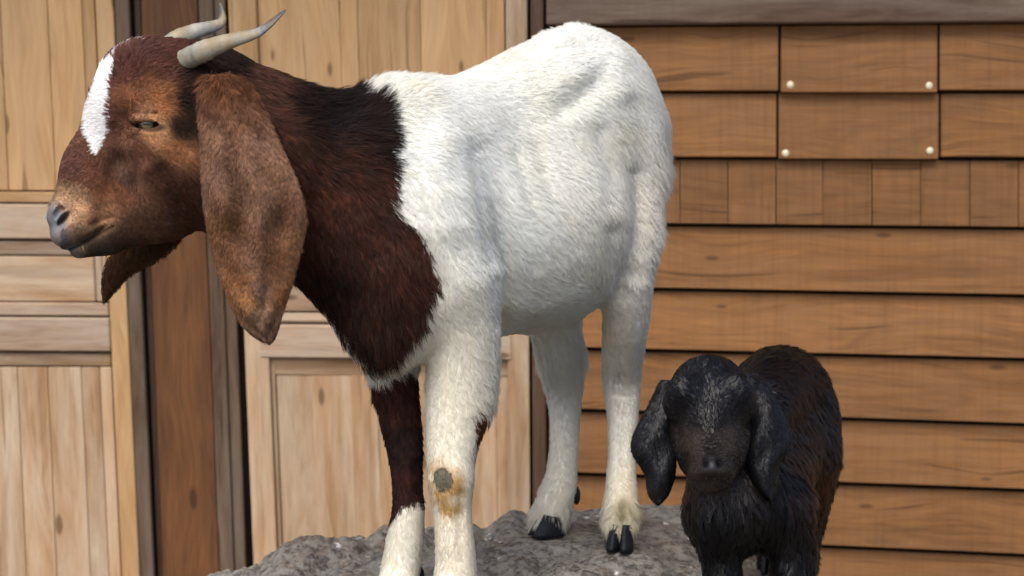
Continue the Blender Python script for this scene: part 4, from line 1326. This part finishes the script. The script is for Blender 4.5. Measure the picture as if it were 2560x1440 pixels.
# ------------------------------------------------------------------ the black kid
KD = 2.70
KS = KD / FPX
def build_kid_field():
    f = Field()
    s = KS
    KY = math.radians(72)
    kf = np.array([-math.cos(KY), -math.sin(KY), 0]); kl = np.array([math.sin(KY), -math.cos(KY), 0])
    # trunk: chest, barrel, rump
    f.chain([B(1850, 1235, 2.76, 128), B(1890, 1190, 2.86, 138), B(1935, 1110, 2.97, 132), B(1962, 1020, 3.06, 120)], 0.03, sqdir=kl, sq=0.92)
    f.chain([B(1880, 1030, 2.84, 95), B(1920, 985, 2.95, 98), B(1955, 965, 3.05, 94), B(1995, 985, 3.11, 75)], 0.03)
    f.cone(*B(1812, 1268, 2.73, 96), *B(1862, 1278, 2.76, 98), 0.03)
    # neck up to the head
    f.chain([B(1850, 1210, 2.77, 112), B(1815, 1110, 2.76, 96), B(1785, 1010, 2.75, 90)], 0.03)
    # fore legs
    f.chain([B(1800, 1290, 2.74, 78), B(1803, 1385, 2.74, 52), B(1808, 1450, 2.735, 46), B(1812, 1510, 2.73, 40), B(1812, 1565, 2.735, 30), B(1810, 1600, 2.73, 32)], 0.02)
    f.chain([B(1948, 1265, 2.76, 88), B(1978, 1370, 2.76, 60), B(1980, 1440, 2.755, 55), B(1972, 1500, 2.75, 44), B(1970, 1560, 2.755, 31), B(1966, 1595, 2.75, 33)], 0.02)
    # hind legs
    f.chain([B(2005, 1060, 3.05, 86), B(2035, 1150, 3.00, 62), B(2025, 1250, 3.03, 48), B(2015, 1340, 3.09, 36), B(2010, 1420, 3.07, 30), B(2005, 1480, 3.05, 30)], 0.03)
    f.chain([B(1925, 1080, 3.08, 76), B(1915, 1200, 3.06, 56), B(1925, 1330, 3.12, 34), B(1928, 1410, 3.11, 30), B(1925, 1450, 3.10, 30)], 0.03)
    # tail
    f.chain([B(2010, 950, 3.13, 28), B(2040, 950, 3.17, 24), B(2055, 985, 3.18, 16)], 0.02)
    # head, facing the camera, chin tucked
    f.cone(P(1773, 992, 2.705), 102 * s, P(1774, 1045, 2.69), 94 * s, 0.02)
    f.cone(P(1774, 1030, 2.665), 78 * s, P(1778, 1120, 2.632), 56 * s, 0.025)
    f.cone(P(1778, 1115, 2.630), 54 * s, P(1780, 1160, 2.592), 44 * s, 0.02)
    f.cone(P(1778, 1135, 2.67), 72 * s, P(1780, 1170, 2.632), 50 * s, 0.03)
    for sd in (-1, 1):
        f.cone(P(1773 + sd * 60, 985, 2.650), 46 * s, P(1773 + sd * 74, 1010, 2.655), 40 * s, 0.015)     # brow
        f.cone(P(1775 + sd * 56, 1090, 2.676), 34 * s, P(1777 + sd * 38, 1145, 2.648), 34 * s, 0.02)     # cheek
        f.cone(P(1775 + sd * 80, 1052, 2.622), 17 * s, P(1775 + sd * 50, 1066, 2.602), 20 * s, 0.012, sub=True)   # eye pit
        f.cone(P(1779 + sd * 16, 1176, 2.572), 17 * s, P(1779 + sd * 30, 1184, 2.592), 25 * s, 0.012)    # lips
        f.cone(P(1780 + sd * 9, 1170, 2.548), 7 * s, P(1780 + sd * 23, 1152, 2.552), 11 * s, 0.0015, sub=True)   # nostril
    f.cone(P(1780, 1154, 2.568), 18 * s, P(1780, 1170, 2.563), 12 * s, 0.006)
    f.cone(P(1780, 1196, 2.598), 26 * s, P(1780, 1186, 2.64), 40 * s, 0.015)
    f.cone(P(1748, 1198, 2.572), 5 * s, P(1780, 1192, 2.556), 5 * s, 0.004, sub=True)
    f.cone(P(1812, 1198, 2.572), 5 * s, P(1780, 1192, 2.556), 5 * s, 0.004, sub=True)
    f.cone(P(1780, 1192, 2.554), 4 * s, P(1780, 1178, 2.552), 4 * s, 0.004, sub=True)
    return f
KHOOF = []
kfld = build_kid_field()
kx = graded(0.15, 0.56, [(0.19, 0.35, 0.0022)], 0.004)
ky = graded(2.48, 3.26, [(2.52, 2.78, 0.0026)], 0.005)
kz = graded(0.36, 0.92, [(0.62, 0.86, 0.0022)], 0.004)
KF = kfld.grid(kx, ky, kz)
kV, kQ = surface_nets(KF, kx, ky, kz)
kV, kQ = keep_largest(kV, kQ)
kV = relax(kV, kQ, 2, 0.4)
del KF
# ---- kid objects
KO = P(1860, 1560, 2.85); KO[2] = 0.39
kid = empty("kid_goat", KO)
tag(kid, "small black kid goat with long hanging ears facing the camera", "kid goat")
kN = vnormals(kV, kQ)
KC = [(1775, 930, 22, 24, 28), (1720, 990, 34, 34, 38), (1835, 990, 34, 34, 38), (1775, 1050, 18, 18, 20), (1735, 1115, 70, 59, 53), (1822, 1115, 70, 59, 53), (1742, 1180, 62, 54, 50), (1818, 1180, 62, 54, 50), (1700, 1150, 34, 30, 28), (1850, 1160, 30, 28, 28),
      (1780, 1165, 40, 43, 50), (1780, 1207, 74, 65, 59), (1777, 1118, 22, 19, 18), (1920, 900, 16, 16, 18), (1960, 960, 42, 34, 32), (2000, 990, 50, 37, 30), (2050, 1000, 26, 22, 21), (1960, 1080, 30, 26, 26),
      (2040, 1100, 40, 31, 28), (2055, 1195, 96, 60, 40), (2042, 1150, 62, 42, 33), (2090, 1100, 32, 26, 24), (1800, 1300, 18, 20, 24), (1950, 1300, 20, 20, 24), (1980, 1200, 26, 24, 26), (1810, 1420, 14, 14, 17), (1975, 1420, 18, 18, 20)]
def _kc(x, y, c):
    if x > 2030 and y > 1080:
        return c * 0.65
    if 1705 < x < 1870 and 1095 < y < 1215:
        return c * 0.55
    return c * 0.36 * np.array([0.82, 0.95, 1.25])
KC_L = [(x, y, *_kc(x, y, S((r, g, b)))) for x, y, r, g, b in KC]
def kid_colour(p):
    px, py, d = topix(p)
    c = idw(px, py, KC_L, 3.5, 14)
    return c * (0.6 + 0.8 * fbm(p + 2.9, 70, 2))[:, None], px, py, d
kbody = mesh_obj("body", kV, kQ, skin_mat("kid_skin", 0.6), kid, True, KO)
kc, kpx, kpy, kd_ = kid_colour(kV)
nst = np.clip(1.5 - (np.abs(np.abs(kpx - 1780) - 17) / 10) ** 2 - ((kpy - 1158) / 13) ** 2, 0, 1) * (kd_ < 2.62)
mth = np.clip(1.3 - (np.abs(kpy - 1196 - np.abs(kpx - 1780) * 0.25) / 5) ** 2, 0, 1) * (np.abs(kpx - 1780) < 36) * (kd_ < 2.64)
kc = kc * (1 - 0.8 * np.maximum(nst, mth)[:, None])
kwet = np.clip(1.4 - ((kpx - 1780) / 26) ** 2 - ((kpy - 1170) / 16) ** 2, 0, 1) * (kd_ < 2.62) * (1 - nst)
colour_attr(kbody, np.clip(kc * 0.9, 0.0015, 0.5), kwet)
KFLOW = [(1775, 900, 0, -1.0), (1720, 960, -0.5, -0.8), (1830, 960, 0.5, -0.8), (1775, 990, 0.0, -0.9), (1775, 1060, 0, -0.6), (1720, 1000, -0.6, -0.6), (1835, 1000, 0.6, -0.6), (1700, 1080, -0.4, 0.8), (1850, 1080, 0.4, 0.8),
         (1740, 1130, -0.4, 0.7), (1815, 1130, 0.4, 0.7), (1780, 1200, 0, 1), (1800, 1280, 0.0, 1), (1750, 1300, 0.2, 1), (1900, 1280, 0.1, 1), (1900, 1050, 0.5, 0.6), (1940, 900, 0.5, -0.5), (1990, 960, 0.5, 0.5), (2040, 1050, 0.3, 0.9),
         (2080, 1150, 0.0, 1.0), (1960, 1150, 0.3, 0.9), (1960, 1350, 0, 1), (1810, 1420, 0, 1), (1975, 1450, 0, 1)]
KLEN = [(1775, 910, .013), (1720, 990, .009), (1835, 990, .009), (1775, 1060, .007), (1740, 1120, .004), (1810, 1120, .004), (1780, 1170, .002), (1780, 1210, .005), (1700, 1120, .007), (1800, 1290, .017), (1750, 1300, .016), (1900, 1280, .018),
        (1930, 890, .015), (2000, 960, .015), (2060, 1080, .016), (2090, 1150, .017), (1960, 1200, .017), (1975, 1380, .014), (1810, 1400, .012), (1970, 1500, .009)]
kid_coat_m = glossy_coat("kid_coat", 0.36, 0.25, 0.06)
def kid_coat(count):
    toward = -(kN * (kV - CAM) / np.linalg.norm(kV - CAM, axis=1, keepdims=True)).sum(1)
    px, py, d = topix(kV)
    wt = np.where(toward > -0.25, 1.0, 0.35) * np.where((px < 1890) & (py < 1230), 1.8, 1.0)
    p, n = sample_surface(kV, kQ, kN, count, wt)
    c, px, py, d = kid_colour(p)
    ok = ~((((px - 1780) / 20) ** 2 + ((py - 1165) / 15) ** 2 < 1) & (d < 2.62))
    p, n, c, px, py = p[ok], n[ok], c[ok], px[ok], py[ok]
    fl = idw(px, py, KFLOW, 4)
    flow = CR * fl[:, :1] - CU * fl[:, 1:2] + CF * 0.3 * (px > 1880)[:, None]
    flow = flow + (np.stack([fbm(p + k * 5.1, 30, 2) for k in range(3)], 1) - 0.5) * 0.15
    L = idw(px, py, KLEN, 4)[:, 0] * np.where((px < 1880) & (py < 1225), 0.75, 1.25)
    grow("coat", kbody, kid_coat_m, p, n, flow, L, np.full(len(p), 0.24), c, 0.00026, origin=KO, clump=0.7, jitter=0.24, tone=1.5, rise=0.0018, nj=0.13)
kid_coat(int(200000 * QUICK))
# ears
KE1 = [(950, 1652, 1684), (975, 1640, 1690), (1000, 1628, 1692), (1030, 1612, 1690), (1060, 1596, 1690), (1085, 1584, 1690), (1110, 1578, 1690), (1135, 1582, 1690), (1155, 1594, 1690), (1175, 1608, 1689), (1195, 1615, 1686),
       (1215, 1616, 1680), (1235, 1621, 1672), (1250, 1630, 1660), (1257, 1638, 1652)]
KE2 = [(935, 1862, 1895), (960, 1868, 1918), (985, 1872, 1932), (1010, 1874, 1946), (1040, 1874, 1962), (1065, 1873, 1973), (1090, 1871, 1979), (1115, 1869, 1976), (1140, 1869, 1962), (1160, 1870, 1950), (1180, 1874, 1950),
       (1200, 1882, 1951), (1220, 1894, 1948), (1238, 1910, 1940), (1247, 1920, 1934)]
def ked(sd):
    def fn(t, s):
        d = 2.700 - 0.028 * math.sin(min(1, t * 1.5) * math.pi / 2) + 0.014 * s * s * (0.4 + t)
        d += 0.004 * math.exp(-((s + 0.2 * sd) / 0.15) ** 2) * math.exp(-((t - 0.6) / 0.25) ** 2) + 0.002 * math.sin(t * 15 + s * 3)
        return d + 0.004 * s * sd
    return fn
kear_m = skin_mat("kid_ear_skin", 0.6)
for rows_, sd, lab in ((KE1, -1, "black hanging ear beside the white hind leg"), (KE2, 1, "black hanging ear over the kid's flank")):
    V, Q, st = ear_mesh(rows_, ked(sd), 0.005, 18, 3)
    c0 = V.mean(0)
    o = mesh_obj("ear", V, Q, kear_m, kid, True, c0)
    o["label"] = lab
    cc = np.tile(S((24, 25, 30)), (len(V), 1)) * (0.6 + 0.8 * fbm(V, 40, 2))[:, None]
    colour_attr(o, cc)
    p, n = sample_surface(V, Q, vnormals(V, Q), int(22000 * QUICK))
    cc = np.tile(S((17, 18, 22)), (len(p), 1)) * (0.6 + 0.8 * fbm(p, 40, 2))[:, None]
    flow = -CU[None] + CR[None] * (0.1 * sd) + rng.normal(0, 0.12, (len(p), 3))
    _, py, _ = topix(p)
    grow("ear_coat", o, kid_coat_m, p, n, flow, np.interp(py, [940, 1000, 1250], [0.012, 0.009, 0.007]), np.full(len(p), 0.14), cc, 0.00022, origin=c0, clump=0.6, jitter=0.16, segs=3, tone=1.2, rise=0.0014, nj=0.10)
# eyes
ke = NT("kid_eye")
ke.b.inputs["Base Color"].default_value = (0.006, 0.006, 0.008, 1); ke.b.inputs["Roughness"].default_value = 0.25
for sd in (-1, 1):
    eyeball("eye", P(1775 + sd * 62, 1056, 2.648), -CF + CR * 0.8 * sd, CU, 0.0085, kid, ke.m)
for a in ((1810, 1625, 2.715, 0.385), (1966, 1620, 2.735, 0.385), (2003, 1505, 3.03, 0.388), (1924, 1490, 3.085, 0.388)):
    KHOOF.append(hoof(a[0], a[1], a[2], (-0.2, -1.0), 0.034, 0.014, 0.026, kid, a[3]))
# ------------------------------------------------------------------ the boulder both animals stand on
RIM = np.array([(-.74, 2.90), (-.64, 3.10), (-.52, 3.20), (-.40, 3.30), (-.27, 3.29), (-.245, 3.37), (-.17, 3.37), (-.07, 3.33), (0.03, 3.37), (.10, 3.46), (.22, 3.52), (.33, 3.49), (.42, 3.36), (.50, 3.16),
                (.535, 3.0), (.52, 2.78), (.43, 2.55), (.2, 2.42), (-.1, 2.45), (-.3, 2.58), (-.62, 2.72)])
FEET = [(*h_, 0.035) for h_ in HOOF] + [(*h_, 0.022) for h_ in KHOOF]
def rock_height(x, y):
    sh = x.shape
    px_, py_ = x.ravel(), y.ravel()
    pts = np.stack([px_, py_, np.zeros_like(px_)], 1)
    wob = (fbm(pts + 1.1, 5.0, 2) - 0.5) * 0.06
    dist = np.full(len(px_), 9.0)
    for a, b in zip(RIM, np.roll(RIM, -1, 0)):
        ab = b - a
        t = np.clip(((px_ - a[0]) * ab[0] + (py_ - a[1]) * ab[1]) / (ab @ ab), 0, 1)
        dist = np.minimum(dist, np.hypot(px_ - a[0] - t * ab[0], py_ - a[1] - t * ab[1]))
    ins = inpoly(px_, py_, RIM)
    s = np.where(ins, dist, -dist) + wob * 0.5
    w = 0; acc = 0
    for fx, fy, fz, _ in FEET:
        q = 1 / ((px_ - fx) ** 2 + (py_ - fy) ** 2 + 0.0004)
        w = w + q; acc = acc + q * fz
    base = acc / w
    lump = np.zeros(len(px_))
    for sc, am in ((5, 0.020), (11, 0.014), (27, 0.0055), (60, 0.003), (120, 0.002)):
        n_ = vnoise(pts + sc, sc) * 2 - 1
        lump += am * (2.4 * np.minimum(np.abs(n_), 0.55) - 0.75)
    for sc, am, wd in ((3.1, 0.016, 0.035), (6.3, 0.009, 0.045)):
        n_ = fbm(pts + 31 * sc, sc, 2) - 0.5
        lump -= am * np.exp(-(n_ / wd) ** 2)
    lump += 0.02 * (fbm(pts + 77, 2.5, 2) - 0.5)
    calm = np.zeros(len(px_))
    smooth_right = np.clip((px_ - 0.02) / 0.12, 0, 1) * np.clip((py_ - 2.9) / 0.2, 0, 1)
    lump *= 1 - 0.62 * smooth_right
    for fx, fy, fz, fr in FEET:
        calm = np.maximum(calm, np.exp(-np.maximum(0, np.hypot(px_ - fx, py_ - fy) - fr) ** 2 / (2 * 0.028 ** 2)))
    z = base + lump * (1 - calm) - 0.004 * (1 - calm) - 0.003 * calm
    R = 0.12
    edge = np.clip((R - s) / R, 0, 4)
    drop = np.where(edge < 1, 0.055 * (1 - np.sqrt(np.maximum(0, 1 - edge ** 2 * 0.96))), 0.055 * 0.8 + (edge - 1) * 0.22)
    z = z - drop - np.interp(px_, [-.6, -.5, -.44, -.36, -.28, -.2], [.065, .058, .058, .03, .008, 0])
    return z.reshape(sh)
gx = np.linspace(-0.85, 0.90, 330); gy_ = np.linspace(2.08, 3.86, 330)
GX, GY = np.meshgrid(gx, gy_, indexing='ij')
Z = np.maximum(rock_height(GX, GY), -0.03)
rv = np.stack([GX, GY, Z], -1).reshape(-1, 3)
rv[:, 0] += (fbm(rv + 2.2, 16, 3) - 0.5) * 0.03 * (rv[:, 2] < 0.33)
idx = np.arange(330 * 330).reshape(330, 330)
rq = np.stack([idx[:-1, :-1], idx[1:, :-1], idx[1:, 1:], idx[:-1, 1:]], -1).reshape(-1, 4)
rq = rq[(rv[rq, 2] > -0.029).any(1)]
used = np.zeros(len(rv), bool); used[rq.ravel()] = True
ren = np.cumsum(used) - 1
rv, rq = rv[used], ren[rq]
rm = NT("rock")
tc = rm.node("ShaderNodeTexCoord"); v = tc.outputs["Object"]
a1 = rm.noise(v, 9, 6, 0.65, 0.3); a2 = rm.noise(v, 70, 5, 0.7); a3 = rm.noise(v, 26, 4, 0.6)
rc_ = rm.ramp(a1, [(0.30, S((84, 83, 80))), (0.48, S((128, 125, 119))), (0.62, S((114, 107, 98))), (0.78, S((150, 148, 143)))])
rc_ = rm.mix(rm.ramp(a2, [(0.40, 0.85), (0.55, 0.0)]), rc_, S((52, 46, 44)))
rc_ = rm.mix(rm.ramp(a3, [(0.60, 0.0), (0.74, 0.55)]), rc_, S((132, 102, 76)))
a4 = rm.noise(v, 4.5, 5, 0.6, 0.6)
rc_ = rm.mix(rm.ramp(a4, [(0.52, 0.0), (0.66, 0.5)]), rc_, S((150, 148, 140)))
rc_ = rm.mix(rm.ramp(a4, [(0.34, 0.55), (0.46, 0.0)]), rc_, S((74, 66, 58)))
vo = rm.node("ShaderNodeTexVoronoi"); vo.inputs["Scale"].default_value = 26
rm.link(rm.vmath('ADD', v, rm.vmath('MULTIPLY', rm.comb(a2, a3, a1), (0.05, 0.05, 0.05))), vo.inputs["Vector"])
pick = rm.ramp(rm.sep(vo.outputs["Color"])[1], [(0.0, 0.0), (0.72, 1.0)], 'CONSTANT')
sp = rm.math('MULTIPLY', rm.ramp(vo.outputs["Distance"], [(0.10, 1.0), (0.20, 0.0)]), pick)
right = rm.ramp(rm.sep(v)[0], [(0.45, 0.25), (0.6, 1.0)])
rc_ = rm.mix(rm.math('MULTIPLY', sp, 0.9), rc_, S((216, 216, 216)))
rm.link(rc_, rm.b.inputs["Base Color"])
rm.b.inputs["Roughness"].default_value = 0.75
rm.b.inputs["Specular IOR Level"].default_value = 0.35
rm.bump(rm.math('ADD', a2, rm.math('MULTIPLY', rm.noise(v, 220, 4, 0.7), 0.5)), 0.9, 0.006)
boulder = mesh_obj("boulder", rv, rq, rm.m, None, True, np.array([0.0, 3.0, 0.0]))
tag(boulder, "rough dark grey boulder under the goat and the kid", "boulder")
